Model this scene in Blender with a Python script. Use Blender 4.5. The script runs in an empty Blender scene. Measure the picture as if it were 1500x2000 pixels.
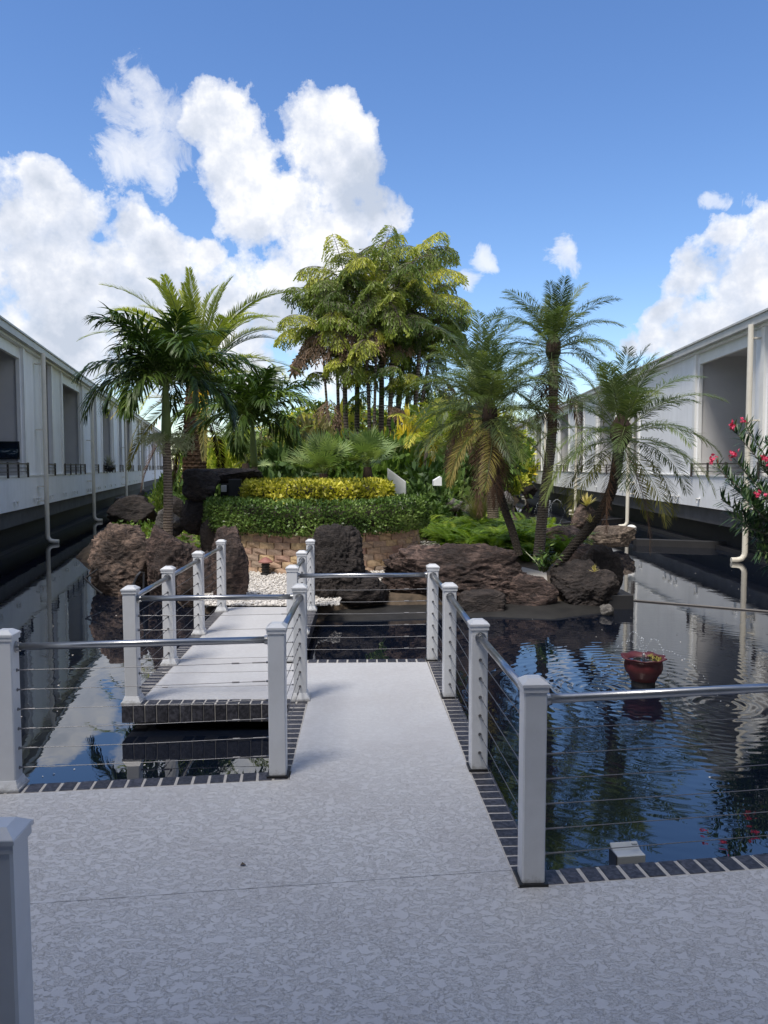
import bpy, bmesh, math, random
from mathutils import Vector, Matrix, noise
R = math.radians
random.seed(7)
SC = bpy.context.scene
COL = SC.collection
PI = math.pi

# ---------------------------------------------------------------- camera
H_EYE = 1.7
F_PX = 1500.0
PITCH = math.atan(88 / F_PX)
cam_d = bpy.data.cameras.new('camera')
cam_d.sensor_fit = 'VERTICAL'
cam_d.sensor_height = 36
cam_d.sensor_width = 27
cam_d.lens = 27.0
cam_d.clip_start = 0.05
cam_d.clip_end = 2000
cam = bpy.data.objects.new('camera', cam_d)
COL.objects.link(cam)
cam.location = (0, 0, H_EYE)
cam.rotation_euler = (PI / 2 - PITCH, 0, 0)
SC.camera = cam

# ---------------------------------------------------------------- sun, exposure
SUN_EL, SUN_AZ = 62.0, 212.0          # azimuth clockwise from +Y: behind the camera, to the left
S_DIR = Vector((math.sin(R(SUN_AZ)) * math.cos(R(SUN_EL)), math.cos(R(SUN_AZ)) * math.cos(R(SUN_EL)), math.sin(R(SUN_EL))))
sun_d = bpy.data.lights.new('sun', 'SUN')
sun_d.energy = 2.2
sun_d.angle = R(18.0)
sun_d.color = (1.0, 0.94, 0.86)
sun = bpy.data.objects.new('sun', sun_d)
COL.objects.link(sun)
sun.location = (0, -10, 40)
sun.rotation_euler = (-S_DIR).to_track_quat('-Z', 'Y').to_euler()
SC.view_settings.view_transform = 'Standard'
SC.view_settings.look = 'None'
SC.view_settings.gamma = 1
SC.view_settings.use_curve_mapping = False
SC.view_settings.exposure = 0.95
SC.cycles.max_bounces = 8
SC.cycles.transparent_max_bounces = 8
SC.cycles.sample_clamp_indirect = 6

def ray(px, py):
    a = (px - 750) / F_PX
    b = (1000 - py) / F_PX
    return Vector((a, math.cos(PITCH) + b * math.sin(PITCH), -math.sin(PITCH) + b * math.cos(PITCH)))
def G(px, py, z=0.0):
    """point of the level z that was measured at a photo position"""
    d = ray(px, py)
    t = (z - H_EYE) / d.z
    return Vector((0, 0, H_EYE)) + d * t
def D(px, py, Y):
    """point at the distance Y that was measured at a photo position"""
    d = ray(px, py)
    return Vector((0, 0, H_EYE)) + d * (Y / d.y)

# ---------------------------------------------------------------- node helpers
def N(nt, typ, loc=None, **kw):
    n = nt.nodes.new(typ)
    for k, v in kw.items():
        setattr(n, k, v)
    return n
def L(nt, a, b):
    nt.links.new(a, b)
def math_n(nt, op, a, b=None, c=None, clamp=False):
    n = nt.nodes.new('ShaderNodeMath'); n.operation = op; n.use_clamp = clamp
    for i, v in enumerate((a, b, c)):
        if v is None: continue
        if isinstance(v, (int, float)): n.inputs[i].default_value = v
        else: nt.links.new(v, n.inputs[i])
    return n.outputs[0]
def vmath(nt, op, a, b=None, scale=None):
    n = nt.nodes.new('ShaderNodeVectorMath'); n.operation = op
    for i, v in enumerate((a, b)):
        if v is None: continue
        if isinstance(v, (tuple, list, Vector)): n.inputs[i].default_value = tuple(v)
        else: nt.links.new(v, n.inputs[i])
    if scale is not None: n.inputs['Scale'].default_value = scale
    return n
def ramp(nt, fac, stops, interp='LINEAR'):
    n = nt.nodes.new('ShaderNodeValToRGB')
    cr = n.color_ramp; cr.interpolation = interp
    while len(cr.elements) < len(stops): cr.elements.new(0.5)
    for e, (p, c) in zip(cr.elements, stops):
        e.position = p
        e.color = (c, c, c, 1) if isinstance(c, (int, float)) else (*c, 1)
    if fac is not None: nt.links.new(fac, n.inputs[0])
    return n.outputs[0]
def noise_n(nt, vec, scale, detail=3, rough=0.5, dist=0.0, dims='3D'):
    n = nt.nodes.new('ShaderNodeTexNoise'); n.noise_dimensions = dims
    n.inputs['Scale'].default_value = scale; n.inputs['Detail'].default_value = detail
    n.inputs['Roughness'].default_value = rough; n.inputs['Distortion'].default_value = dist
    if vec is not None: nt.links.new(vec, n.inputs['Vector'])
    return n
def mixc(nt, fac, a, b, mode='MIX'):
    n = nt.nodes.new('ShaderNodeMix'); n.data_type = 'RGBA'; n.blend_type = mode
    for sock, v in ((n.inputs[0], fac), (n.inputs[6], a), (n.inputs[7], b)):
        if isinstance(v, (int, float)): sock.default_value = v
        elif isinstance(v, (tuple, list)): sock.default_value = (*v[:3], 1)
        else: nt.links.new(v, sock)
    return n.outputs[2]
def mat(name):
    m = bpy.data.materials.new(name); m.use_nodes = True
    nt = m.node_tree
    return m, nt, nt.nodes['Principled BSDF']
def bump(nt, b, height, strength=0.3, dist=0.01):
    n = nt.nodes.new('ShaderNodeBump')
    n.inputs['Strength'].default_value = strength; n.inputs['Distance'].default_value = dist
    nt.links.new(height, n.inputs['Height']); nt.links.new(n.outputs[0], b.inputs['Normal'])
    return n
def texco(nt, which='Object'):
    return nt.nodes.new('ShaderNodeTexCoord').outputs[which]
def geo_pos(nt):
    return nt.nodes.new('ShaderNodeNewGeometry').outputs['Position']

# ---------------------------------------------------------------- world: sky with cumulus
def build_world():
    w = bpy.data.worlds.new('World'); SC.world = w; w.use_nodes = True
    nt = w.node_tree
    bg = nt.nodes['Background']
    sky = N(nt, 'ShaderNodeTexSky', sky_type='NISHITA')
    sky.sun_disc = False
    sky.sun_elevation = R(SUN_EL); sky.sun_rotation = R(SUN_AZ)
    sky.air_density = 1.0; sky.dust_density = 0.4; sky.ozone_density = 2.0
    tc = nt.nodes.new('ShaderNodeTexCoord').outputs['Generated']
    dirn = vmath(nt, 'NORMALIZE', tc).outputs[0]
    n1 = noise_n(nt, dirn, 9, 3, 0.55)
    off = vmath(nt, 'SUBTRACT', n1.outputs['Color'], (0.5, 0.5, 0.5)).outputs[0]
    off = vmath(nt, 'SCALE', off, scale=0.09).outputs[0]
    wd = vmath(nt, 'ADD', dirn, off).outputs[0]
    blobs = [(615,258,62),(642,320,70),(672,385,80),(735,400,62),(765,430,45),(425,245,52),(380,250,35),(445,310,62),(500,345,58),(545,390,80),
             (610,455,100),(500,420,60),(680,480,100),(600,545,90),(640,640,110),(560,610,70),(700,580,90),
             (80,365,40),(55,350,22),(110,415,50),(20,450,55),(170,450,50),(245,435,40),(60,530,100),(190,540,100),(300,500,60),(390,500,30),
             (120,650,140),(290,640,130),(420,640,90),(490,690,80),(-120,520,160),(-250,640,200),
             (1495,455,44),(1410,482,36),(1350,545,36),(1445,555,66),(1305,600,28),(1285,648,36),(1560,540,100),(1390,650,80),(1235,655,26),(1700,620,170)]
    wisps = [(285,225,50),(258,312,52),(305,290,44),(228,208,30),(268,168,26),(320,240,40),(300,350,30),(940,503,24),(1115,505,27),(915,560,20),(1380,402,20),(1450,400,20)]
    def field(bl):
        out = None
        for (x, y, r) in bl:
            c = ray(x, y).normalized()
            d = vmath(nt, 'DISTANCE', wd, c).outputs['Value']
            rr = r / F_PX * 1.15
            v = math_n(nt, 'MULTIPLY_ADD', d, -1.0 / rr, 1.0)
            v = math_n(nt, 'MAXIMUM', v, -1.0)
            out = v if out is None else math_n(nt, 'SMOOTH_MAX', out, v, 0.35)
        return out
    f = field(blobs)
    # clouds all round, outside the part the photograph shows
    gen = noise_n(nt, dirn, 2.4, 2, 0.5)
    g = math_n(nt, 'MULTIPLY_ADD', gen.outputs['Fac'], 5.0, -2.4)
    sep = nt.nodes.new('ShaderNodeSeparateXYZ'); L(nt, dirn, sep.inputs[0])
    front = math_n(nt, 'MULTIPLY_ADD', sep.outputs['Y'], -6.0, 2.2)
    front = math_n(nt, 'MINIMUM', front, 0.0)
    g = math_n(nt, 'ADD', g, front)
    f = math_n(nt, 'MAXIMUM', f, g)
    n2 = noise_n(nt, dirn, 14, 9, 0.62)
    n3 = noise_n(nt, dirn, 34, 6, 0.6)
    e = math_n(nt, 'MULTIPLY_ADD', n2.outputs['Fac'], 2.3, -1.15)
    e2 = math_n(nt, 'MULTIPLY_ADD', n3.outputs['Fac'], 0.9, -0.45)
    dens = math_n(nt, 'ADD', math_n(nt, 'ADD', f, e), e2)
    cov = ramp(nt, dens, [(0.0, 0.0), (0.10, 0.42), (0.38, 0.93), (0.8, 1.0)])
    fw = field(wisps)
    n4 = noise_n(nt, dirn, 22, 8, 0.68, 0.6)
    dw = math_n(nt, 'ADD', fw, math_n(nt, 'MULTIPLY_ADD', n4.outputs['Fac'], 2.8, -1.45))
    covw = ramp(nt, dw, [(0.0, 0.0), (0.35, 0.5), (0.9, 0.72)])
    cov = math_n(nt, 'MAXIMUM', cov, covw)
    # cloud tone: billows lit from above, greyer inside and below
    up = vmath(nt, 'ADD', dirn, (0.0, 0.0, 0.035)).outputs[0]
    n5 = noise_n(nt, up, 7, 6, 0.6)
    n6 = noise_n(nt, dirn, 7, 6, 0.6)
    rel = math_n(nt, 'SUBTRACT', n6.outputs['Fac'], n5.outputs['Fac'])
    tone = math_n(nt, 'MULTIPLY_ADD', rel, 3.4, 0.57)
    low = math_n(nt, 'MULTIPLY_ADD', dens, -0.22, 0.12)
    tone = math_n(nt, 'ADD', tone, low)
    elev = math_n(nt, 'MULTIPLY_ADD', sep.outputs['Z'], 0.9, -0.30, clamp=False)
    tone = math_n(nt, 'ADD', tone, math_n(nt, 'MINIMUM', elev, 0.06))
    ccol = ramp(nt, tone, [(0.10, (0.55, 0.61, 0.72)), (0.48, (0.74, 0.78, 0.87)), (0.80, (1.0, 1.0, 1.0))])
    ccol = vmath(nt, 'SCALE', ccol, scale=CLOUD).outputs[0]
    skyc = vmath(nt, 'SCALE', sky.outputs[0], scale=SKY).outputs[0]
    hsv = nt.nodes.new('ShaderNodeHueSaturation'); hsv.inputs['Saturation'].default_value = 1.20; hsv.inputs['Hue'].default_value = 0.508
    L(nt, skyc, hsv.inputs['Color'])
    c = mixc(nt, cov, hsv.outputs[0], ccol)
    L(nt, c, bg.inputs['Color'])
    bg.inputs['Strength'].default_value = 1.0
SKY = 0.10
CLOUD = 0.565
build_world()

# ---------------------------------------------------------------- mesh builder
class MB:
    def __init__(self):
        self.v = []; self.f = []; self.m = []; self.c = None
    def add(self, vs, fs, mi=0):
        o = len(self.v)
        self.v.extend(vs)
        for f in fs:
            self.f.append(tuple(i + o for i in f)); self.m.append(mi)
    def box(self, c, s, rz=0.0, mi=0, taper=1.0):
        cx, cy, cz = c; sx, sy, sz = s[0] / 2, s[1] / 2, s[2] / 2
        ca, sa = math.cos(rz), math.sin(rz)
        vs = []
        for z, k in ((-sz, 1.0), (sz, taper)):
            for x, y in ((-sx, -sy), (sx, -sy), (sx, sy), (-sx, sy)):
                x *= k; y *= k
                vs.append(Vector((cx + x * ca - y * sa, cy + x * sa + y * ca, cz + z)))
        self.add(vs, [(0, 3, 2, 1), (4, 5, 6, 7), (0, 1, 5, 4), (1, 2, 6, 5), (2, 3, 7, 6), (3, 0, 4, 7)], mi)
    def prism(self, poly, z0, z1, mi=0):
        n = len(poly)
        vs = [Vector((p[0], p[1], z0)) for p in poly] + [Vector((p[0], p[1], z1)) for p in poly]
        fs = [tuple(range(n, 2 * n)), tuple(range(n - 1, -1, -1))]
        for i in range(n):
            j = (i + 1) % n
            fs.append((i, j, n + j, n + i))
        self.add(vs, fs, mi)
    def tube(self, pts, rad, n=8, mi=0, cap=True, twist=None):
        pts = [Vector(p) for p in pts]
        if isinstance(rad, (int, float)): rad = [rad] * len(pts)
        vs = []; fs = []
        a = None
        for i, p in enumerate(pts):
            t = (pts[min(i + 1, len(pts) - 1)] - pts[max(i - 1, 0)]).normalized()
            if a is None:
                a = t.orthogonal().normalized()
            a = (a - t * a.dot(t)).normalized()
            b = t.cross(a)
            for k in range(n):
                an = 2 * PI * k / n
                r = rad[i](an) if callable(rad[i]) else rad[i]
                vs.append(p + (a * math.cos(an) + b * math.sin(an)) * r)
        for i in range(len(pts) - 1):
            for k in range(n):
                k2 = (k + 1) % n
                fs.append((i * n + k, i * n + k2, (i + 1) * n + k2, (i + 1) * n + k))
        if cap:
            fs.append(tuple(range(n - 1, -1, -1)))
            fs.append(tuple((len(pts) - 1) * n + k for k in range(n)))
        self.add(vs, fs, mi)
    def lathe(self, prof, c=(0, 0, 0), n=20, mi=0, wob=None):
        vs = []; fs = []
        for (r, z) in prof:
            for k in range(n):
                an = 2 * PI * k / n
                rr = r + (wob(an, r, z) if wob else 0)
                vs.append(Vector((c[0] + rr * math.cos(an), c[1] + rr * math.sin(an), c[2] + z)))
        for i in range(len(prof) - 1):
            for k in range(n):
                k2 = (k + 1) % n
                fs.append((i * n + k, i * n + k2, (i + 1) * n + k2, (i + 1) * n + k))
        fs.append(tuple(range(n - 1, -1, -1)))
        fs.append(tuple((len(prof) - 1) * n + k for k in range(n)))
        self.add(vs, fs, mi)
    def mesh(self, name, mats, smooth=False, origin=None, colors=None, bevel=None):
        me = bpy.data.meshes.new(name)
        vs = self.v if origin is None else [Vector(v) - Vector(origin) for v in self.v]
        me.from_pydata([tuple(v) for v in vs], [], self.f)
        if not isinstance(mats, (list, tuple)): mats = [mats]
        for m in mats: me.materials.append(m)
        if len(mats) > 1: me.polygons.foreach_set('material_index', self.m)
        if self.c is not None:
            at = me.attributes.new('tint', 'FLOAT', 'POINT')
            at.data.foreach_set('value', self.c)
        if bevel:
            bm = bmesh.new(); bm.from_mesh(me)
            bmesh.ops.bevel(bm, geom=bm.edges[:], offset=bevel, segments=1, affect='EDGES')
            bm.to_mesh(me); bm.free()
        if smooth: me.polygons.foreach_set('use_smooth', [True] * len(me.polygons))
        me.update()
        return me

def wloc(o):
    v = Vector((0, 0, 0))
    while o is not None:
        v = v + Vector(o.location); o = o.parent
    return v
def link(name, data, parent=None, loc=None, rot=None, scale=None):
    o = bpy.data.objects.new(name, data); COL.objects.link(o)
    if parent is not None: o.parent = parent
    if loc is not None: o.location = loc
    if rot is not None: o.rotation_euler = rot
    if scale is not None: o.scale = scale if isinstance(scale, (tuple, list, Vector)) else (scale,) * 3
    return o
def part(name, mb, mats, parent, smooth=False, bevel=None, at=None):
    """a mesh built in world coordinates becomes a child of its thing"""
    w = wloc(parent)
    if at is None:
        return link(name, mb.mesh(name, mats, smooth, origin=w, bevel=bevel), parent)
    at = Vector(at)
    return link(name, mb.mesh(name, mats, smooth, origin=at, bevel=bevel), parent, loc=at - w)
def thing(name, label, cat, loc, group=None, rz=0):
    o = link(name, None, loc=loc, rot=(0, 0, rz))
    o.empty_display_size = 0.1
    tag(o, label, cat, group)
    return o
def tag(o, label=None, cat=None, group=None, kind=None):
    if label: o['label'] = label
    if cat: o['category'] = cat
    if group: o['group'] = group
    if kind: o['kind'] = kind
    return o
def single(name, mb, mats, label, cat, base, group=None, smooth=False, bevel=None, kind=None):
    o = link(name, mb.mesh(name, mats, smooth, origin=base, bevel=bevel), loc=base)
    return tag(o, label, cat, group, kind)
def struct(name, mb, mats, smooth=False, parent=None, bevel=None):
    o = link(name, mb.mesh(name, mats, smooth, bevel=bevel), parent)
    if parent is None: o['kind'] = 'structure'
    return o

# ---------------------------------------------------------------- materials
FOL = 1.6
def plain(name, col, rough=0.6, metal=0.0, spec=0.5, var=0.06, nscale=8.0, bmp=0.0, bscale=60, dirt=0.0, streak=0.0, grime=0.0):
    m, nt, b = mat(name)
    co = geo_pos(nt)
    n = noise_n(nt, co, nscale, 5, 0.6)
    k = ramp(nt, n.outputs['Fac'], [(0.3, 1 - var), (0.7, 1 + var * 0.6)])
    c = mixc(nt, 1.0, col, k, 'MULTIPLY')
    if dirt:
        n2 = noise_n(nt, co, 2.3, 8, 0.7)
        k2 = ramp(nt, n2.outputs['Fac'], [(0.45, 0.0), (0.75, dirt)])
        c = mixc(nt, k2, c, (col[0] * 0.45, col[1] * 0.42, col[2] * 0.38))
    if streak:
        # rain streaks running down the wall
        mp = nt.nodes.new('ShaderNodeMapping'); mp.inputs['Scale'].default_value = (3.2, 3.2, 0.22); L(nt, co, mp.inputs[0])
        n4 = noise_n(nt, mp.outputs[0], 1.6, 6, 0.7)
        c = mixc(nt, ramp(nt, n4.outputs['Fac'], [(0.50, 0.0), (0.72, streak)]), c, (col[0] * 0.5, col[1] * 0.5, col[2] * 0.47))
    if grime:
        # dirt splashed up round the foot
        sp = nt.nodes.new('ShaderNodeSeparateXYZ'); L(nt, co, sp.inputs[0])
        n5 = noise_n(nt, co, 35, 5, 0.7)
        g = math_n(nt, 'ADD', math_n(nt, 'MULTIPLY', sp.outputs['Z'], -7.0), n5.outputs['Fac'])
        c = mixc(nt, ramp(nt, g, [(0.25, 0.0), (0.62, grime)]), c, (col[0] * 0.35, col[1] * 0.32, col[2] * 0.27))
    L(nt, c, b.inputs['Base Color'])
    b.inputs['Roughness'].default_value = rough
    b.inputs['Metallic'].default_value = metal
    b.inputs['Specular IOR Level'].default_value = spec
    if bmp:
        n3 = noise_n(nt, co, bscale, 4, 0.6)
        bump(nt, b, n3.outputs['Fac'], bmp, 0.004)
    return m

def m_deck():
    m, nt, b = mat('deck_coating')
    co = geo_pos(nt)
    st = nt.nodes.new('ShaderNodeMapping'); st.inputs['Scale'].default_value = (1.0, 1.35, 1.0); L(nt, co, st.inputs[0])
    big = noise_n(nt, co, 1.1, 3, 0.5)
    n1 = noise_n(nt, st.outputs[0], 24, 6, 0.65, 0.5)
    n2 = noise_n(nt, co, 130, 3, 0.6)
    thr = math_n(nt, 'MULTIPLY_ADD', big.outputs['Fac'], 0.10, -0.05)
    h = math_n(nt, 'ADD', n1.outputs['Fac'], thr)
    plate = ramp(nt, h, [(0.475, 0.0), (0.515, 1.0)])
    fine = noise_n(nt, st.outputs[0], 75, 3, 0.6, 0.4)
    pf = ramp(nt, fine.outputs['Fac'], [(0.44, 0.0), (0.52, 0.55)])
    hh = math_n(nt, 'MAXIMUM', plate, pf)
    hh = math_n(nt, 'ADD', hh, math_n(nt, 'MULTIPLY', n2.outputs['Fac'], 0.25))
    # foot wear: walkway coating is more worn and flatter than the wide terrace
    sep = nt.nodes.new('ShaderNodeSeparateXYZ'); L(nt, co, sep.inputs[0])
    c = mixc(nt, hh, (0.475, 0.475, 0.48), (0.515, 0.515, 0.52))
    # shade of the relief painted in as a dark line round each trowelled plate
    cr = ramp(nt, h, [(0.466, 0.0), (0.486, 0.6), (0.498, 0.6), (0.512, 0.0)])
    # the narrow walkways carry a smoother, more worn coat than the wide terrace
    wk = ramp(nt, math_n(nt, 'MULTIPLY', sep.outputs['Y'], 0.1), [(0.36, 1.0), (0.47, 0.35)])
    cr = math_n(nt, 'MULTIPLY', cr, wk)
    hh = math_n(nt, 'MULTIPLY', hh, wk)
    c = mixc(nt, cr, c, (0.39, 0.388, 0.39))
    st2 = noise_n(nt, co, 1.7, 6, 0.65)
    c = mixc(nt, ramp(nt, st2.outputs['Fac'], [(0.42, 0.0), (0.72, 0.45)]), c, (0.40, 0.38, 0.375))
    L(nt, c, b.inputs['Base Color'])
    rg = ramp(nt, hh, [(0.0, 0.62), (1.0, 0.42)])
    L(nt, rg, b.inputs['Roughness'])
    bump(nt, b, hh, 0.75, 0.0045)
    return m

def m_brick():
    m, nt, b = mat('coping_brick')
    co = geo_pos(nt)
    oi = nt.nodes.new('ShaderNodeObjectInfo')
    n = noise_n(nt, co, 45, 5, 0.65, 0.4)
    k = math_n(nt, 'MULTIPLY_ADD', oi.outputs['Random'], 0.6, 0.7)
    c = vmath(nt, 'MULTIPLY', (0, 0, 0), None)
    L(nt, mixc(nt, ramp(nt, n.outputs['Fac'], [(0.42, 0.0), (0.6, 1.0)]), (0.018, 0.018, 0.024), (0.060, 0.060, 0.075)), c.inputs[0])
    comb = nt.nodes.new('ShaderNodeCombineXYZ')
    for i in range(3): L(nt, k, comb.inputs[i])
    L(nt, comb.outputs[0], c.inputs[1])
    L(nt, c.outputs[0], b.inputs['Base Color'])
    b.inputs['Roughness'].default_value = 0.48
    bump(nt, b, n.outputs['Fac'], 0.6, 0.004)
    return m

def m_rock(name, dark, mid, tan, amt, scale=1.0):
    m, nt, b = mat(name)
    co = texco(nt, 'Object')
    mp = nt.nodes.new('ShaderNodeMapping'); mp.inputs['Scale'].default_value = (1.0, 1.0, 2.6); mp.inputs['Rotation'].default_value = (0.35, 0.5, 0.2)
    L(nt, co, mp.inputs[0])
    s = noise_n(nt, mp.outputs[0], 7 * scale, 9, 0.68, 1.2)
    g = noise_n(nt, co, 38 * scale, 6, 0.7)
    big = noise_n(nt, co, 1.6 * scale, 4, 0.6)
    c = ramp(nt, s.outputs['Fac'], [(0.34, dark), (0.47, mid), (0.58, tan)])
    c = mixc(nt, ramp(nt, big.outputs['Fac'], [(0.35, 0.85), (0.62, 1 - amt)]), c, dark)
    k = ramp(nt, g.outputs['Fac'], [(0.3, 0.6), (0.7, 1.35)])
    c = mixc(nt, 1.0, c, k, 'MULTIPLY')
    L(nt, c, b.inputs['Base Color'])
    b.inputs['Roughness'].default_value = 0.78
    h = math_n(nt, 'ADD', math_n(nt, 'MULTIPLY', s.outputs['Fac'], 1.6), math_n(nt, 'MULTIPLY', g.outputs['Fac'], 0.6))
    bump(nt, b, h, 0.9, 0.035)
    return m

def m_leaf(name, c1, c2, c3=None, rough=0.45, trans=0.25, attr=False, obvar=0.35, nsc=3.0):
    """leaf: two or three greens mixed by plant position and by leaf, with light passing through"""
    m, nt, b = mat(name)
    out = nt.nodes['Material Output']
    co = geo_pos(nt)
    n = noise_n(nt, co, nsc, 3, 0.6)
    fac = n.outputs['Fac']
    if attr:
        at = nt.nodes.new('ShaderNodeAttribute'); at.attribute_name = 'tint'
        fac = math_n(nt, 'ADD', math_n(nt, 'MULTIPLY', fac, 0.5), math_n(nt, 'MULTIPLY', at.outputs['Fac'], 0.5))
    else:
        oi = nt.nodes.new('ShaderNodeObjectInfo')
        fac = math_n(nt, 'ADD', math_n(nt, 'MULTIPLY', fac, 1 - obvar), math_n(nt, 'MULTIPLY', oi.outputs['Random'], obvar))
    c1, c2 = [tuple(v * FOL for v in q) for q in (c1, c2)]
    c3 = tuple(v * FOL for v in c3) if c3 else None
    stops = [(0.3, c1), (0.6, c2)] if c3 is None else [(0.28, c1), (0.52, c2), (0.75, c3)]
    c = ramp(nt, fac, stops)
    L(nt, c, b.inputs['Base Color'])
    b.inputs['Roughness'].default_value = rough
    b.inputs['Specular IOR Level'].default_value = 0.25
    if trans:
        tr = nt.nodes.new('ShaderNodeBsdfTranslucent')
        tc = mixc(nt, 1.0, c, (1.5, 1.7, 0.7), 'MULTIPLY')
        L(nt, tc, tr.inputs['Color'])
        mx = nt.nodes.new('ShaderNodeMixShader'); mx.inputs[0].default_value = trans
        L(nt, b.outputs[0], mx.inputs[1]); L(nt, tr.outputs[0], mx.inputs[2]); L(nt, mx.outputs[0], out.inputs[0])
    return m

def m_trunk(name, c1, c2, rings=9.0, bmp=0.8, diamond=False):
    m, nt, b = mat(name)
    co = texco(nt, 'Object')
    w = nt.nodes.new('ShaderNodeTexWave'); w.wave_type = 'BANDS'; w.bands_direction = 'Z'
    w.inputs['Scale'].default_value = rings; w.inputs['Distortion'].default_value = 2.2; w.inputs['Detail'].default_value = 3
    w.inputs['Detail Scale'].default_value = 2.0
    L(nt, co, w.inputs['Vector'])
    g = noise_n(nt, co, 30, 5, 0.7)
    f = math_n(nt, 'ADD', math_n(nt, 'MULTIPLY', w.outputs['Fac'], 0.6), math_n(nt, 'MULTIPLY', g.outputs['Fac'], 0.5))
    L(nt, ramp(nt, f, [(0.25, c1), (0.75, c2)]), b.inputs['Base Color'])
    b.inputs['Roughness'].default_value = 0.85
    bump(nt, b, f, bmp, 0.012)
    return m

def m_water():
    m, nt, b = mat('pond_water')
    b.inputs['Base Color'].default_value = (0.0035, 0.006, 0.013, 1)
    b.inputs['Roughness'].default_value = 0.012
    b.inputs['IOR'].default_value = 2.3
    co = geo_pos(nt)
    mp = nt.nodes.new('ShaderNodeMapping'); mp.inputs['Scale'].default_value = (1.0, 1.0, 1.0); L(nt, co, mp.inputs[0])
    n1 = noise_n(nt, mp.outputs[0], 7.0, 2, 0.5)
    n1b = noise_n(nt, mp.outputs[0], 1.6, 2, 0.5)
    patch = noise_n(nt, co, 0.35, 2, 0.5)
    pk = ramp(nt, patch.outputs['Fac'], [(0.38, 0.25), (0.62, 1.0)])
    sm = math_n(nt, 'MULTIPLY', math_n(nt, 'ADD', math_n(nt, 'MULTIPLY', n1.outputs['Fac'], 0.35), n1b.outputs['Fac']), pk)
    h = math_n(nt, 'MULTIPLY', sm, 0.0022)
    # rings running out from where the fountain jets fall
    for (x, y, amp, k, ph) in RINGS:
        d = vmath(nt, 'DISTANCE', co, (x, y, -0.2)).outputs['Value']
        jit = math_n(nt, 'MULTIPLY_ADD', n1b.outputs['Fac'], 0.12, 0.0)
        dd = math_n(nt, 'ADD', d, jit)
        s = math_n(nt, 'SINE', math_n(nt, 'MULTIPLY_ADD', dd, -k, ph))
        fall = math_n(nt, 'POWER', math_n(nt, 'ADD', math_n(nt, 'MULTIPLY', d, 1.1), 0.75), -1.75)
        h = math_n(nt, 'ADD', h, math_n(nt, 'MULTIPLY', math_n(nt, 'MULTIPLY', s, fall), amp))
    bn = nt.nodes.new('ShaderNodeBump'); bn.inputs['Strength'].default_value = 1.0; bn.inputs['Distance'].default_value = 1.0
    L(nt, h, bn.inputs['Height']); L(nt, bn.outputs[0], b.inputs['Normal'])
    return m

FX, FY = 2.26, 6.60                     # the fountain pot
RINGS = [(FX - 0.42, FY - 0.12, 0.00045, 62, 0.0), (FX + 0.45, FY - 0.55, 0.00045, 70, 1.0), (FX, FY, 0.0007, 48, 2.0), (FX + 0.05, FY + 0.5, 0.0003, 66, 0.5)]
M = {}
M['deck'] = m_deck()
M['brick'] = m_brick()
M['grout'] = plain('pale_grout', (0.42, 0.40, 0.37), 0.85, var=0.12, nscale=30)
M['vinyl'] = plain('white_vinyl', (0.62, 0.635, 0.66), 0.32, var=0.05, nscale=5, dirt=0.22, grime=0.7)
M['steel'] = plain('brushed_steel', (0.46, 0.46, 0.46), 0.30, metal=1.0, var=0.12, nscale=14)
M['cable'] = plain('steel_cable', (0.17, 0.17, 0.18), 0.5, metal=0.7)
M['bolt'] = plain('dull_fitting', (0.22, 0.22, 0.23), 0.35, metal=0.9)
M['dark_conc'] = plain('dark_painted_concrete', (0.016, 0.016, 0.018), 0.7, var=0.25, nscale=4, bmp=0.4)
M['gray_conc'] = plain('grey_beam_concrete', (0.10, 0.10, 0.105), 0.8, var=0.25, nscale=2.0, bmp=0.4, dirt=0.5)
M['white_wall'] = plain('white_stucco', (0.86, 0.87, 0.88), 0.75, var=0.05, nscale=1.2, bmp=0.35, bscale=70, dirt=0.10, streak=0.18)
M['white_trim'] = plain('white_painted_trim', (0.82, 0.82, 0.80), 0.55, var=0.04, nscale=3, dirt=0.14)
M['cream'] = plain('cream_downpipe', (0.70, 0.66, 0.57), 0.5, var=0.06, nscale=4, dirt=0.2)
M['gutter'] = plain('grey_white_gutter', (0.50, 0.50, 0.48), 0.5, var=0.08, nscale=2, dirt=0.3)
M['gray_wall'] = plain('grey_stucco', (0.60, 0.59, 0.585), 0.85, var=0.06, nscale=1.5, bmp=0.3)
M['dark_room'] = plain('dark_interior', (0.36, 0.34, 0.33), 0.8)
M['bronze'] = plain('bronze_rail', (0.075, 0.060, 0.055), 0.5, metal=0.2)
M['black'] = plain('matt_black_metal', (0.012, 0.012, 0.013), 0.45)
M['glass'] = plain('dark_glass', (0.02, 0.022, 0.025), 0.06)
M['water'] = m_water()
M['rock_dark'] = m_rock('black_lava', (0.014, 0.011, 0.011), (0.045, 0.034, 0.031), (0.11, 0.085, 0.073), 0.7)
M['rock_brown'] = m_rock('brown_lava', (0.022, 0.016, 0.014), (0.115, 0.078, 0.062), (0.29, 0.20, 0.155), 0.92)
M['rock_rust'] = m_rock('rusty_lava', (0.016, 0.011, 0.010), (0.075, 0.047, 0.040), (0.21, 0.14, 0.115), 0.88)
M['rock_tan'] = m_rock('tan_boulder', (0.055, 0.042, 0.034), (0.17, 0.125, 0.095), (0.34, 0.27, 0.21), 0.9)
M['rock_grey'] = m_rock('grey_boulder', (0.06, 0.055, 0.05), (0.16, 0.15, 0.14), (0.28, 0.26, 0.24), 0.9)
M['soil'] = plain('mulch', (0.085, 0.062, 0.042), 0.95, var=0.5, nscale=9, bmp=0.8, bscale=30)
M['gravelbed'] = plain('gravel_bed', (0.42, 0.39, 0.35), 0.9, var=0.3, nscale=40, bmp=0.8, bscale=60)

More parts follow.
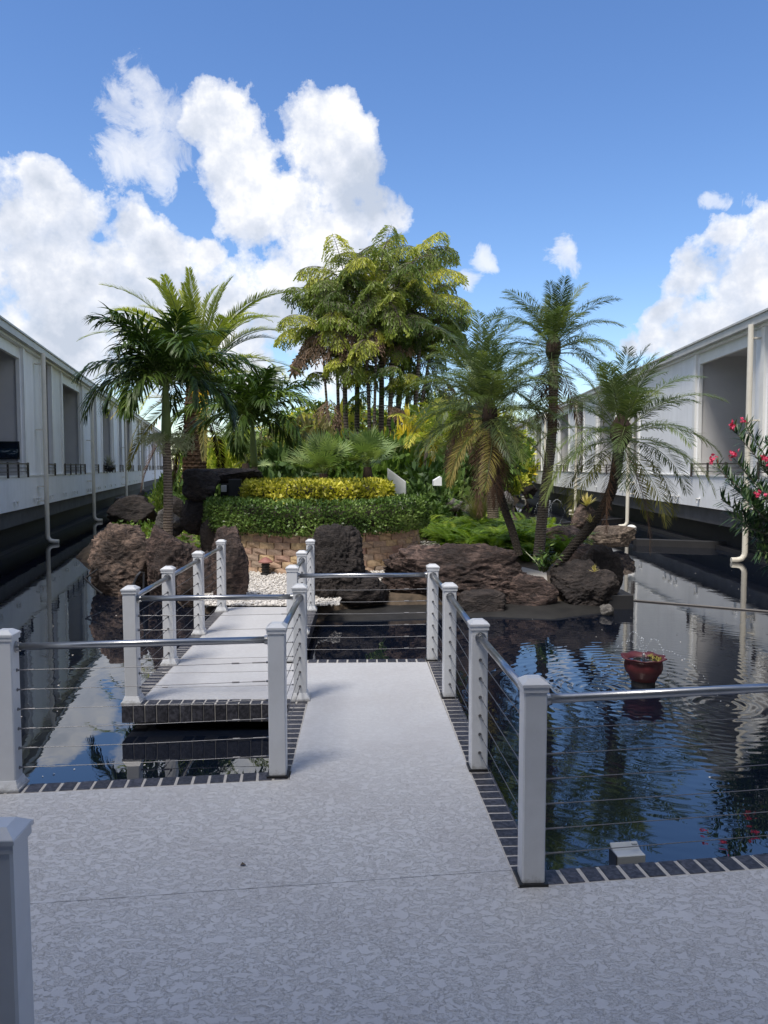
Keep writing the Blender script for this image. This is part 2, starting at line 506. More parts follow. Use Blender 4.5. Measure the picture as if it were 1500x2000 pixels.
def m_random(name, cols, rough=0.8, bmp=0.5, bs=35):
    m, nt, b = mat(name)
    oi = nt.nodes.new('ShaderNodeObjectInfo')
    c = ramp(nt, oi.outputs['Random'], [(i / max(1, len(cols) - 1), cc) for i, cc in enumerate(cols)])
    n = noise_n(nt, geo_pos(nt), 22, 6, 0.65)
    c = mixc(nt, 1.0, c, ramp(nt, n.outputs['Fac'], [(0.3, 0.72), (0.7, 1.2)]), 'MULTIPLY')
    L(nt, c, b.inputs['Base Color']); b.inputs['Roughness'].default_value = rough
    n2 = noise_n(nt, geo_pos(nt), bs, 6, 0.7)
    bump(nt, b, n2.outputs['Fac'], bmp, 0.015)
    return m
M['block'] = m_random('retaining_block', [(0.33, 0.21, 0.15), (0.42, 0.29, 0.20), (0.34, 0.20, 0.16), (0.50, 0.36, 0.20), (0.38, 0.26, 0.19), (0.32, 0.24, 0.18)])
M['pebble'] = plain('white_pebble', (0.66, 0.63, 0.59), 0.7, var=0.35, nscale=22)

# ================================================================ WATER, GROUND
mb = MB(); mb.add([Vector(p) for p in ((-60, -4, -0.2), (60, -4, -0.2), (60, 120, -0.2), (-60, 120, -0.2))], [(0, 1, 2, 3)])
struct('pond_water', mb, M['water'])
mb = MB(); mb.add([Vector(p) for p in ((-600, -400, -1.2), (600, -400, -1.2), (600, 900, -1.2), (-600, 900, -1.2))], [(0, 1, 2, 3)])
struct('ground', mb, M['soil'])

SHORE = [(-2.0, 9.32), (-0.78, 9.34), (-0.72, 9.75), (0.0, 9.95), (1.0, 10.1), (2.0, 10.1), (2.85, 10.4), (3.3, 11.5), (3.8, 13.0), (3.7, 15.0), (3.6, 17.0), (4.0, 21.0),
         (4.8, 28.0), (6.4, 38.0), (8.2, 46.0), (9.2, 52.0), (9.4, 58.0), (60, 60), (60, 119), (-60, 119), (-60, 84), (-22.5, 80.0), (-19.2, 66.0), (-15.3, 50.0), (-12.2, 37.0), (-9.6, 27.0), (-8.0, 22.0), (-6.4, 16.0), (-4.3, 12.5), (-3.7, 11.8), (-3.0, 11.0), (-2.5, 10.2)]
def seg_d(px, py, a, b):
    ax, ay = a; bx, by = b
    dx, dy = bx - ax, by - ay
    t = max(0, min(1, ((px - ax) * dx + (py - ay) * dy) / (dx * dx + dy * dy)))
    return math.hypot(px - ax - t * dx, py - ay - t * dy)
def inside(px, py, poly):
    c = False; n = len(poly)
    for i in range(n):
        x1, y1 = poly[i]; x2, y2 = poly[i - 1]
        if (y1 > py) != (y2 > py) and px < (x2 - x1) * (py - y1) / (y2 - y1) + x1: c = not c
    return c
def gz(x, y):
    d = min(seg_d(x, y, SHORE[i - 1], SHORE[i]) for i in range(len(SHORE)))
    if not inside(x, y, SHORE): d = -d
    z = max(-0.55, min(0.0, d * 1.6 - 0.15))
    if d > 0.4:
        k = min(1, (d - 0.4) / 2)
        far = min(1, max(0, (y - 15) / 8))
        z += k * far * (0.12 + 0.22 * noise.noise(Vector((x * 0.35, y * 0.35, 0))))
    return z
ys = [8.8]
while ys[-1] < 119: ys.append(ys[-1] + max(0.22, (ys[-1] - 8) * 0.035))
xs = [-60, -45, -34, -26] + [-22 + 0.4 * i for i in range(86)] + [14, 18, 26, 40, 60]
mb = MB(); idx = {}
zz = [[gz(x, y) for x in xs] for y in ys]
for j, y in enumerate(ys):
    for i, x in enumerate(xs):
        mb.v.append(Vector((x, y, zz[j][i])))
n = len(xs)
for j in range(len(ys) - 1):
    for i in range(n - 1):
        if max(zz[j][i], zz[j][i + 1], zz[j + 1][i], zz[j + 1][i + 1]) > -0.54:
            mb.f.append((j * n + i, j * n + i + 1, (j + 1) * n + i + 1, (j + 1) * n + i)); mb.m.append(0)
struct('garden_island', mb, M['soil'], smooth=True)

# ================================================================ DECK
TH = 0.13
deck_poly = [(-6.0, 3.38), (-1.892, 3.911), (-0.516, 4.088), (-0.552, 5.56), (-1.763, 5.524), (-1.885, 9.25), (-0.93, 9.25), (-0.86, 6.57),
             (0.374, 6.61), (0.478, 4.18), (0.54, 3.05), (0.543, 3.009), (1.627, 3.16), (6.0, 3.77), (6.0, -2.6), (-6.0, -2.6)]
mb = MB(); mb.prism(deck_poly, -TH, 0.0)
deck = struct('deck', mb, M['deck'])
# hairline expansion joint cut across the terrace
mb = MB()
a, b_ = G(30, 1768), G(1000, 1700)
d = (b_ - a).normalized(); nn = Vector((-d.y, d.x, 0))
pts = []
for i in range(41):
    t = i / 40; p = a.lerp(b_, t) + nn * 0.004 * noise.noise(Vector((t * 9, 3, 0)))
    wv = 0.0008 * (1.0 + 0.8 * noise.noise(Vector((t * 30, 7, 1))))
    pts += [p - nn * wv, p + nn * wv]
mb.add([p + Vector((0, 0, 0.0015)) for p in pts], [(2 * i, 2 * i + 2, 2 * i + 3, 2 * i + 1) for i in range(40)])
struct('expansion_joint', mb, M['black'], parent=deck)

BR = []
for v in range(4):
    mbb = MB(); s = 1 + 0.01 * v
    mbb.box((0, 0, 0), (0.0762 * s, 0.118, TH))
    for i, q in enumerate(mbb.v):
        mbb.v[i] = q + Vector((random.uniform(-1, 1) * 0.0012, random.uniform(-1, 1) * 0.0015, 0))
    BR.append(mbb.mesh('brick', M['brick'], bevel=0.005))
def coping(a, b, pitch=0.0855, w=0.118, gout=None):
    """bullnose bricks in a row outward (right of a->b) of the deck's edge, on a bed of grout"""
    a = Vector((a[0], a[1], 0)); b = Vector((b[0], b[1], 0))
    d = b - a; Ln = d.length; d.normalize(); o = Vector((d.y, -d.x, 0))
    k = max(1, round(Ln / pitch)); pt = Ln / k
    ang = math.atan2(d.y, d.x)
    for i in range(k):
        c = a + d * (pt * (i + 0.5)) + o * (w / 2 + 0.006)
        link('brick', random.choice(BR), deck, loc=(c.x, c.y, -TH / 2 + 0.001 + random.uniform(-.001, .001)), rot=(0, 0, ang + random.uniform(-.01, .01)))
    g = MB(); c = (a + b) / 2 + o * (w / 2 - 0.001)
    g.box((c.x, c.y, -TH / 2), (Ln - 0.004, w - 0.001, TH - 0.0024), ang)
    part('grout_bed', g, M['grout'], deck)
coping((-0.516, 4.088), (-1.892 - 1.2, 3.911 - 0.155))
coping((-0.552, 5.43), (-0.516, 4.21))
coping((-1.763 - 0.12, 5.52), (-0.552, 5.56))
coping((-1.885, 9.24), (-1.765, 5.53))
coping((-0.864, 6.70), (-0.93, 9.24))
coping((0.374, 6.61), (-0.84, 6.575))
coping((0.478, 4.18), (0.378, 6.72)); coping((0.541, 3.02), (0.478, 4.18))
coping((1.627, 3.16), (0.66, 3.025)); coping((4.2, 3.52), (1.627, 3.16))
# recessed footings that carry the slabs
mb = MB()
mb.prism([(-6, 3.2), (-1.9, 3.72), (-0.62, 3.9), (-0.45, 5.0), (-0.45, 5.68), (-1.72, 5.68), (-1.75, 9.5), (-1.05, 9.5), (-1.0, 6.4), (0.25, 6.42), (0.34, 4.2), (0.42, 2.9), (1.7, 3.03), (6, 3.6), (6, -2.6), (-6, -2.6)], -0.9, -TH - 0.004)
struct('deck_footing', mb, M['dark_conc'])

# ================================================================ RAILINGS
PH = 0.80
def post_mesh():
    mb = MB(); mb.box((0, 0, PH / 2), (0.094, 0.094, PH)); return mb.mesh('post', M['vinyl'], bevel=0.006)
def cap_mesh():
    mb = MB()
    mb.box((0, 0, PH + 0.008), (0.104, 0.104, 0.022))
    mb.box((0, 0, PH + 0.024), (0.112, 0.112, 0.010))
    mb.box((0, 0, PH + 0.040), (0.108, 0.108, 0.020), taper=0.5)
    return mb.mesh('post_cap', M['vinyl'])
def trim_mesh():
    mb = MB()
    mb.box((0, 0, 0.008), (0.142, 0.142, 0.014))
    mb.box((0, 0, 0.024), (0.132, 0.132, 0.016), taper=0.9)
    mb.box((0, 0, 0.043), (0.116, 0.116, 0.022), taper=0.86)
    return mb.mesh('base_trim', M['vinyl'])
def gasket_mesh():
    mb = MB(); mb.box((0, 0, 0.006), (0.118, 0.118, 0.012)); return mb.mesh('base_seal', M['black'])
def fit_mesh():
    mb = MB(); mb.tube([(0, 0, 0), (0.004, 0, 0)], 0.0095, 8); mb.tube([(0.004, 0, 0), (0.016, 0, 0)], 0.0055, 6)
    return mb.mesh('cable_fitting', M['bolt'])
def flange_mesh():
    mb = MB(); mb.tube([(0, 0, 0), (0.007, 0, 0)], 0.031, 16); mb.tube([(0.007, 0, 0), (0.022, 0, 0)], 0.0245, 16)
    return mb.mesh('rail_flange', M['steel'], smooth=False)
PM, CM, TM, GM, FM, FLM = post_mesh(), cap_mesh(), trim_mesh(), gasket_mesh(), fit_mesh(), flange_mesh()
RZ = R(2.3)
CZ = [0.105 + 0.105 * k for k in range(6)]
def railing(label, pts, trims, corner, yaw=None, group='cable railings round the ponds'):
    """pts: post centres; corner[i]: fittings shown on that post; rails and cables run from post to post"""
    base = Vector((pts[0][0], pts[0][1], 0))
    t = thing('cable_railing', label, 'railing', base, group)
    P3 = [Vector((p[0], p[1], 0)) for p in pts]
    posts = []
    for i, p in enumerate(P3):
        z0 = 0.0
        lean = R(random.uniform(-0.5, 0.5))
        po = link('post', PM, t, loc=p - base + Vector((0, 0, z0)), rot=(lean, R(random.uniform(-.4, .4)), RZ if yaw is None else yaw))
        link('post_cap', CM, po)
        link('base_trim' if trims[i] else 'base_seal', TM if trims[i] else GM, po)
        posts.append(po)
    for i in range(len(P3) - 1):
        a, b = P3[i], P3[i + 1]
        d = (b - a).normalized(); side = Vector((-d.y, d.x, 0))
        k = 0.047 / max(abs(math.cos(math.atan2(d.y, d.x) - RZ)), abs(math.sin(math.atan2(d.y, d.x) - RZ)))
        za = 0.755
        A = a + d * k; B = b - d * k
        h = MB(); h.tube([A + Vector((0, 0, za)), B + Vector((0, 0, za))], 0.0195, 16)
        part('handrail', h, M['steel'], t, smooth=True)
        ang = math.atan2(d.y, d.x)
        for (q, an) in ((A, ang), (B, ang + PI)):
            link('rail_flange', FLM, t, loc=q - base + Vector((0, 0, za)), rot=(0, 0, an))
            for z in CZ:
                link('cable_fitting', FM, t, loc=q - base + Vector((0, 0, z)), rot=(0, 0, an))
        for j, z in enumerate(CZ):
            c = MB(); sag = 0.002 + 0.004 * random.random()
            c.tube([A + Vector((0, 0, z)), (A + B) / 2 + Vector((0, 0, z - sag)), B + Vector((0, 0, z))], 0.0020, 6)
            # swage studs at both ends
            c.tube([A + d * 0.02 + Vector((0, 0, z)), A + d * 0.09 + Vector((0, 0, z))], 0.0042, 6)
            c.tube([B - d * 0.09 + Vector((0, 0, z)), B - d * 0.02 + Vector((0, 0, z))], 0.0042, 6)
            if (b - a).length > 1.0:
                c.tube([B - d * 0.20 + Vector((0, 0, z)), B - d * 0.16 + Vector((0, 0, z))], 0.0055, 6)
            part('cable', c, M['cable'], t)
    return t
L0 = (-1.985, 3.99); L1 = (-0.585, 4.165); L2 = (-0.612, 5.555)
Q1 = (-1.815, 5.475); Q2 = (-1.850, 6.56); Q3 = (-1.882, 7.75); Q4 = (-1.915, 8.98)
P1 = (0.425, 6.70); P2 = (0.482, 5.61); P3_ = (0.532, 4.255); P4 = (0.606, 3.075); P5 = (2.46, 3.375)
L3 = (-0.80, 6.63); L4 = (-0.835, 7.80); L5 = (-0.868, 9.05)
railing('white post and cable railing round the left pond and down the pier', [L0, L1, L2, Q1, Q2, Q3, Q4], [1, 0, 1, 1, 1, 1, 1], None)
railing('white post and cable railing down the right side of the walkway beside the fountain pond', [L5, L4, L3, P1, P2, P3_, P4, P5], [1, 1, 0, 0, 0, 0, 0, 1], None)
railing('single white railing post cut off at the lower left corner of the terrace', [(-0.918, 1.80), (-2.05, 1.62)], [1, 1], None)

# ================================================================ BUILDINGS
class Facade:
    def __init__(s, p0, p1, out):
        s.o = Vector((p0[0], p0[1], 0)); d = Vector((p1[0] - p0[0], p1[1] - p0[1], 0)); s.len = d.length
        s.u = d.normalized(); s.n = Vector((s.u.y, -s.u.x, 0)) if out > 0 else Vector((-s.u.y, s.u.x, 0))
    def P(s, a, t, z): return s.o + s.u * a + s.n * t + Vector((0, 0, z))
    def box(s, mb, a0, a1, t0, t1, z0, z1, mi=0):
        vs = [s.P(a, t, z) for z in (z0, z1) for (a, t) in ((a0, t0), (a1, t0), (a1, t1), (a0, t1))]
        fs = [(0, 3, 2, 1), (4, 5, 6, 7), (0, 1, 5, 4), (1, 2, 6, 5), (2, 3, 7, 6), (3, 0, 4, 7)]
        if (s.u.cross(s.n)).z < 0: fs = [tuple(reversed(f)) for f in fs]
        mb.add(vs, fs, mi)
    def a(s, Y): return (Y - s.o.y) / s.u.y
ZF0, ZF1, ZR = 0.75, 1.48, 4.42
def building(name_label, p0, p1, out, bays, pipes, a_end, light_low=True):
    """bays: (a0, a1, kind) openings between white piers along the facade"""
    F = Facade(p0, p1, out)
    t = thing('building', name_label, 'building', F.P(0, 0, 0))
    def pt(name, boxes, m, par=None, label=None):
        mb = MB()
        for bx in boxes: F.box(mb, *bx)
        o = part(name, mb, m, par or t)
        if label: o['label'] = label
        return o
    pt('parapet', [(0, a_end, -0.25, 0, ZF0, ZF1)], M['white_wall'])
    pt('parapet_coping', [(0, a_end, -0.27, 0.025, ZF1, ZF1 + 0.03)], M['white_trim'])
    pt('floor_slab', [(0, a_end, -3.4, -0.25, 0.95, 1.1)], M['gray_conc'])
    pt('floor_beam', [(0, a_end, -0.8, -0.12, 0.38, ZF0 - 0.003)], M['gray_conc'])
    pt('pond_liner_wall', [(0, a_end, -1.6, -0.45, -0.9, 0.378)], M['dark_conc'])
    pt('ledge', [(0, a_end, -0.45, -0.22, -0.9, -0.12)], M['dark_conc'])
    # roof: eave board, stepped gutter and roof deck
    pt('eave', [(0, a_end, -0.45, 0.06, ZR, ZR + 0.13)], M['white_trim'])
    pt('gutter', [(0, a_end, 0.06, 0.17, ZR + 0.05, ZR + 0.24), (0, a_end, 0.17, 0.20, ZR + 0.20, ZR + 0.24), (0, a_end, -0.05, 0.06, ZR + 0.133, ZR + 0.30)], M['gutter'])
    pt('roof', [(0, a_end, -9.0, -0.05, ZR + 0.133, ZR + 0.27)], M['gutter'])
    pt('back_wall', [(0, a_end, -9.0, -8.8, -0.9, ZR + 0.133)], M['white_wall'])
    pt('end_wall', [(a_end - 0.25, a_end, -8.79, -0.27, -0.9, ZR)], M['white_wall'])
    bays = sorted(bays)
    # walls between the openings
    edges = [0.0]
    for (a0, a1, k) in bays: edges += [a0, a1]
    edges.append(a_end)
    for i in range(0, len(edges), 2):
        if edges[i + 1] - edges[i] > 0.05:
            w = pt('pier', [(edges[i], edges[i + 1], -0.09, -0.03, ZF1 + 0.032, ZR)], M['white_wall'])
            wd = edges[i + 1] - edges[i]
            pil = [(edges[i], edges[i] + 0.16, -0.03, 0.02, ZF1 + 0.03, ZR), (edges[i + 1] - 0.16, edges[i + 1], -0.03, 0.02, ZF1 + 0.03, ZR)]
            for q_ in pil: pt('pilaster', [q_], M['white_trim'], w)
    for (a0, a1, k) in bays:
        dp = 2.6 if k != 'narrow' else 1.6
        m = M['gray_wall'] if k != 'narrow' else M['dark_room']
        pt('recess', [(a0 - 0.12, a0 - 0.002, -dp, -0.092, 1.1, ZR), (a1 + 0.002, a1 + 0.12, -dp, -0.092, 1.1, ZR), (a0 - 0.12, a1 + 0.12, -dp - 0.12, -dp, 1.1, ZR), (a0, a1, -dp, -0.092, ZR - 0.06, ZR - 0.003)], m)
        if k == 'wide' or k == 'shutter':
            fr = [(a0, a0 + 0.05, -0.14, -0.06, ZF1 + 0.032, ZR - 0.25), (a1 - 0.05, a1, -0.14, -0.06, ZF1 + 0.032, ZR - 0.25), (a0, a1, -0.14, -0.06, ZR - 0.25, ZR - 0.002)]
            pt('opening_frame', fr, M['white_trim'])
            pt('door_glass', [(a0 + 0.3, a0 + (a1 - a0) * 0.62, -dp, -dp + 0.05, 1.1, 3.4)], M['glass'])
        if k == 'shutter':
            sl = []
            z = 3.05
            while z < ZR - 0.27:
                sl.append((a0 + 0.08, a1 - 0.08, -0.26, -0.17, z, z + 0.035)); z += 0.055
            sl.append((a0 + 0.075, a1 - 0.075, -0.27, -0.16, 3.0, 3.045))
            pt('shutter', [(a0 + 0.075, a1 - 0.075, -0.22, -0.20, 3.046, ZR - 0.255)] + sl, M['white_trim'])
        r = pt('balcony_rail', [(a0 - 0.1, a1 + 0.1, 0.028, 0.062, 1.755, 1.785), (a0 - 0.1, a1 + 0.1, 0.036, 0.054, 1.67, 1.685), (a0 - 0.1, a1 + 0.1, 0.036, 0.054, 1.585, 1.60)], M['bronze'])
        n = max(2, round((a1 - a0) / 1.0) + 1)
        for i in range(n):
            aa = a0 - 0.06 + (a1 - a0 + 0.12) * i / (n - 1)
            pt('rail_post', [(aa - 0.022, aa + 0.022, 0.027, 0.064, 1.46, 1.80)], M['bronze'], r)
    for Y in pipes:
        aa = F.a(Y)
        p = MB()
        dx = F.n * 1
        pl = [F.P(aa, 0.20, ZR + 0.06), F.P(aa, 0.20, 3.4), F.P(aa, 0.20, 1.5), F.P(aa, 0.20, 0.0), F.P(aa, 0.21, -0.06), F.P(aa, 0.26, -0.125), F.P(aa, 0.34, -0.15), F.P(aa, 0.46, -0.155)]
        p.tube(pl, 0.055, 12)
        po = part('downpipe', p, M['cream'], t, smooth=False)
        for z in (4.2, 2.6, 1.2, 0.85):
            br = MB(); F.box(br, aa - 0.07, aa + 0.07, 0.0, 0.145, z, z + 0.03)
            part('pipe_bracket', br, M['cream'], po)
    k = 0
    aa = 0.8
    while aa < min(a_end, 40):
        sp = MB(); F.box(sp, aa - 0.05, aa + 0.05, 0.0, 0.09, ZF0 + 0.19, ZF0 + 0.205); F.box(sp, aa - 0.02, aa + 0.02, 0.05, 0.08, ZF0 + 0.10, ZF0 + 0.19)
        part('drain_spout', sp, M['white_trim'], t)
        aa += random.choice([1.5, 1.9, 0.45, 2.3])
    return t, F

def YL(Y): return (-4.28 - 0.225 * Y, Y)
def YRt(Y): return (6.62 + 0.050 * Y, Y)
bl = []
F_tmp = Facade(YL(5), YL(80), 1)
A_ = F_tmp.a
for k in range(-1, 8):
    Yp = 18.9 + 8.1 * k
    if k >= 3: Yp += 1.0
    bl.append((A_(Yp + 0.8), A_(Yp + 1.95), 'narrow'))
    bl.append((A_(Yp + 3.5), A_(Yp + 6.95), 'wide'))
left_b, FL_ = building('long low white two storey wing with tall grey recesses standing over the left pond', YL(5), YL(80), 1,
                       [b for b in bl if b[1] < A_(77)], [18.9 - 8.2, 18.95, 26.6, 36.9, 45.8, 56, 66], A_(78))
br_ = []
F_tmp2 = Facade(YRt(4), YRt(56), -1)
A2 = F_tmp2.a
for (y0, y1, k) in ((5.5, 9.5, 'wide'), (12.0, 15.0, 'shutter'), (15.65, 18.75, 'wide'), (23.75, 24.5, 'narrow'), (26.6, 29.4, 'wide'), (31.8, 32.7, 'narrow'), (35.0, 37.6, 'wide'), (40.4, 41.4, 'narrow'), (43.0, 45.6, 'wide'), (48.8, 49.8, 'narrow'), (51, 53.4, 'wide')):
    br_.append((A2(y0), A2(y1), k))
right_b, FR_ = building('long low white two storey wing with a slatted shutter standing over the right pond', YRt(4), YRt(56), -1,
                        br_, [7.6, 15.2, 24.0, 32.2, 40.4, 47.6, 54.5], A2(56))

# picture hanging in the nearest left recess
def m_sea():
    m, nt, b = mat('seascape_print')
    co = texco(nt, 'Generated')
    n = noise_n(nt, co, 3.2, 8, 0.7, 1.5)
    w = nt.nodes.new('ShaderNodeSeparateXYZ'); L(nt, co, w.inputs[0])
    f = math_n(nt, 'SUBTRACT', n.outputs['Fac'], math_n(nt, 'ABSOLUTE', math_n(nt, 'MULTIPLY_ADD', w.outputs['Z'], 0.9, -0.40)))
    L(nt, ramp(nt, f, [(0.25, (0.004, 0.010, 0.022)), (0.42, (0.012, 0.03, 0.05)), (0.52, (0.30, 0.35, 0.38))]), b.inputs['Base Color'])
    b.inputs['Roughness'].default_value = 0.2
    return m
def pane(F, a, t0, t1, z0, z1, m, name, lab, cat):
    mb = MB(); F.box(mb, a - 0.05, a, t0, t1, z0, z1)
    base = F.P(a, (t0 + t1) / 2, z0)
    o = single(name, mb, m, lab, cat, base)
    return o
aw = A_(18.9 - 8.1 + 6.95)
mb = MB(); FL_.box(mb, aw - 0.055, aw - 0.003, -1.50, -0.13, 1.90, 2.26)
base = FL_.P(aw, -1.1, 1.87)
wp = thing('wall_picture', 'wide dark picture of a breaking wave on the grey wall of the left wing', 'picture', base)
part('print', mb, m_sea(), wp)
mb = MB()
for (t0, t1, z0, z1) in ((-1.53, -0.10, 2.261, 2.285), (-1.53, -0.10, 1.875, 1.899), (-1.53, -1.501, 1.90, 2.26), (-0.129, -0.10, 1.90, 2.26)):
    FL_.box(mb, aw - 0.07, aw - 0.003, t0, t1, z0, z1)
part('frame', mb, M['black'], wp)

# pale plant in a dark bowl on the left balcony rail
def leaf_blade(mb, base, d, Ln, w, droop, n=3, up=Vector((0, 0, 1)), mi=0):
    d = Vector(d).normalized(); s = d.cross(up)
    if s.length < 1e-3: s = Vector((1, 0, 0))
    s.normalize()
    p = Vector(base); vs = [p]
    prof = [0, 0.9, 0.75, 0] if n == 3 else [0, 0.6, 1, 0.85, 0.5, 0]
    k = len(prof) - 1
    dd = d.copy()
    for i in range(1, k):
        p = p + dd * (Ln / k); dd = (dd + Vector((0, 0, -droop))).normalized()
        vs += [p - s * (w / 2 * prof[i]), p + s * (w / 2 * prof[i])]
    p = p + dd * (Ln / k); vs.append(p)
    fs = [(0, 1, 2)]
    for i in range(1, k - 1):
        a = 2 * i - 1; fs.append((a, a + 2, a + 3, a + 1))
    a = 2 * (k - 1) - 1
    fs.append((a, a + 2, a + 1))
    mb.add(vs, fs, mi)
bowl_p = FL_.P(A_(31.5), 0.10, 1.50)
t = thing('potted_plant', 'pale feathery plant in a small dark bowl on the left balcony rail', 'potted plant', bowl_p)
mb = MB(); mb.lathe([(0.10, 0), (0.22, 0.10), (0.26, 0.24), (0.22, 0.25), (0.20, 0.2)], bowl_p, 14); part('bowl', mb, M['black'], t, smooth=True)
M['silver_leaf'] = m_leaf('silver_leaf', (0.20, 0.19, 0.17), (0.42, 0.40, 0.36), trans=0.15)
mb = MB()
for i in range(150):
    an = random.uniform(0, 2 * PI); el = random.uniform(0.1, 1.5)
    leaf_blade(mb, bowl_p + Vector((0, 0, 0.22)), (math.cos(an) * math.cos(el), math.sin(an) * math.cos(el), math.sin(el)), random.uniform(.3, .6), 0.035, 0.35)
part('foliage', mb, M['silver_leaf'], t)

# ================================================================ BOULDERS
def rock_mesh(seed, sub=5, boxy=2.0, *, facets=14, rough=0.10, soft=0.07, zflat=0.0, strata=0.0):
    rnd = random.Random(seed)
    bm = bmesh.new()
    bmesh.ops.create_icosphere(bm, subdivisions=sub, radius=1.0)
    pl = []
    for i in range(facets):
        v = Vector((rnd.gauss(0, 1), rnd.gauss(0, 1), rnd.gauss(0, 0.8))).normalized()
        pl.append((v, rnd.uniform(0.62, 0.95)))
    off = Vector((rnd.uniform(-50, 50), rnd.uniform(-50, 50), rnd.uniform(-50, 50)))
    for v in bm.verts:
        d = v.co.normalized()
        r = (abs(d.x) ** boxy + abs(d.y) ** boxy + abs(d.z) ** boxy) ** (-1.0 / boxy)
        for (n, h) in pl:
            c = d.dot(n)
            if c > 0.05:
                q = h / c
                if q < r + soft:
                    k = max(0.0, min(1.0, (r + soft - q) / (2 * soft)))
                    r = r * (1 - k) + q * k - soft * k * (1 - k) * 0.5
        p = d * r
        q = p * 1.3 + off
        f = noise.noise(q) * 0.16 + noise.noise(q * 2.3) * 0.09
        rd = 1 - abs(noise.noise(Vector((q.x * 3.2, q.y * 3.2, q.z * 5.5)) + off)) * 2
        f += rd * rough * 0.6
        rd2 = abs(noise.noise(Vector((q.x * 8, q.y * 8, q.z * 13))))
        f -= rd2 * rough * 0.8
        f += noise.noise(q * 17) * rough * 0.35
        if strata:
            f += strata * 0.5 * (abs(((q.z * 3.4 + noise.noise(q * 1.7) * 1.6) % 1.0) - 0.5) - 0.25)
        v.co = p * (1 + f)
    lo = [min(v.co[i] for v in bm.verts) for i in range(3)]; hi = [max(v.co[i] for v in bm.verts) for i in range(3)]
    for v in bm.verts:
        v.co = Vector([(v.co[i] - lo[i]) / (hi[i] - lo[i]) * 2 - 1 for i in range(3)])
    return bm
def rock(label, x0, x1, ytop, ybot, Dp, m, seed, dk=0.9, sub=5, yaw=0.0, shear=0.0, rough=0.10, taper=0.0, group=None, facets=14, strata=0.0, cat='boulder', boxy=2.0):
    a = D((x0 + x1) / 2, ytop, Dp); b = D((x0 + x1) / 2, ybot, Dp)
    w = (x1 - x0) / F_PX * Dp / 2; h = (a.z - b.z) / 2
    bm = rock_mesh(seed, sub, boxy, facets=facets, rough=rough, strata=strata)
    dy = w * dk if w * dk > 0.12 else 0.12
    for v in bm.verts:
        x, y, z = v.co
        k = 1 - taper * (z * 0.5 + 0.5)
        x = x * k + shear * z
        v.co = Vector((x * w / (1 + abs(shear)), y * dy * k, (z + 1) * h))
    me = bpy.data.meshes.new('boulder'); bm.to_mesh(me); bm.free()
    me.materials.append(M[m]); me.polygons.foreach_set('use_smooth', [True] * len(me.polygons))
    o = link('boulder', me, loc=(a.x, Dp, b.z), rot=(0, 0, yaw))
    return tag(o, label, cat, group or 'lava boulders along the garden shore')
rock('big brown boulder streaked with tan, leftmost at the water beside the pier', 176, 312, 1018, 1180, 11.6, 'rock_brown', 3, 0.85, 6, strata=.14, boxy=2.6)
rock('rounded rusty brown boulder between the big streaked boulder and the pier railing', 274, 392, 1024, 1200, 11.0, 'rock_rust', 8, 0.8, 6, strata=.06)
rock('low brown boulder just behind the second post of the pier railing', 345, 428, 1076, 1215, 10.4, 'rock_rust', 21, 0.8, 5)
rock('tall upright brown slab boulder at the left edge of the pier end', 406, 489, 1026, 1198, 9.75, 'rock_rust', 57, 0.7, 6, taper=0.10, shear=-0.05, boxy=3.0, facets=7)
rock('long dark boulder lying in the left pond behind the big streaked one', 203, 316, 966, 1050, 21.5, 'rock_dark', 12, 0.8, 5, shear=0.25)
rock('small pale grey boulder far along the left shore, nearest to the second downpipe', 224, 254, 968, 992, 35.0, 'rock_grey', 5, 0.8, 4)
rock('small pale pointed boulder farthest along the left shore', 267, 292, 955, 976, 42.0, 'rock_grey', 6, 0.8, 4, taper=.4)
rock('small rounded dark boulder right of the slim palm trunk', 332, 360, 968, 1014, 15.5, 'rock_dark', 31, 0.9, 4)
rock('grey boulder behind the slim palm trunk above the rusty boulder', 300, 356, 992, 1050, 14.0, 'rock_grey', 33, 0.9, 5)
rock('black boulder that carries the topmost black one of the waterfall stack', 350, 416, 970, 1046, 13.6, 'rock_dark', 44, 0.9, 5, boxy=2.8, facets=8)
rock('topmost black boulder of the waterfall stack beside the equipment box', 357, 430, 914, 982, 13.6, 'rock_dark', 47, 0.9, 5, boxy=2.8, facets=8)
rock('black boulder at the foot of the waterfall stack behind the brown slab', 392, 440, 1010, 1110, 13.0, 'rock_dark', 48, 0.9, 5)
rock('long flat black slab laid across the top of the equipment box', 372, 512, 914, 946, 14.3, 'rock_dark', 51, 0.6, 5, rough=.14, boxy=4.5, facets=4)
rock('tall black column shaped boulder in the middle beside the short bridge posts', 604, 716, 1020, 1175, 10.0, 'rock_dark', 64, 0.85, 6, rough=0.15, facets=0, boxy=4.5, taper=.07)
rock('low black foot boulder at the base of the black column boulder', 610, 762, 1112, 1192, 9.95, 'rock_dark', 65, 0.5, 5, rough=0.10)
rock('longest low brown boulder right of centre in front of the ferns', 742, 1040, 1060, 1200, 10.35, 'rock_rust', 72, 0.38, 6, strata=.10, boxy=2.8, facets=8)
rock('small shaded boulder at the waterline under the longest brown one', 884, 992, 1150, 1214, 9.9, 'rock_dark', 77, 0.5, 5)
rock('brown boulder with pale grass tufts below the small dark leafy plant', 984, 1090, 1118, 1204, 10.2, 'rock_rust', 81, 0.6, 5)
rock('large dark rounded boulder at the right corner of the garden shore', 1072, 1206, 1092, 1212, 10.4, 'rock_dark', 84, 0.7, 6)
rock('dark boulder leaning out over the right pond behind the corner boulder', 1124, 1222, 1064, 1172, 11.5, 'rock_dark', 88, 0.8, 5, shear=.1)
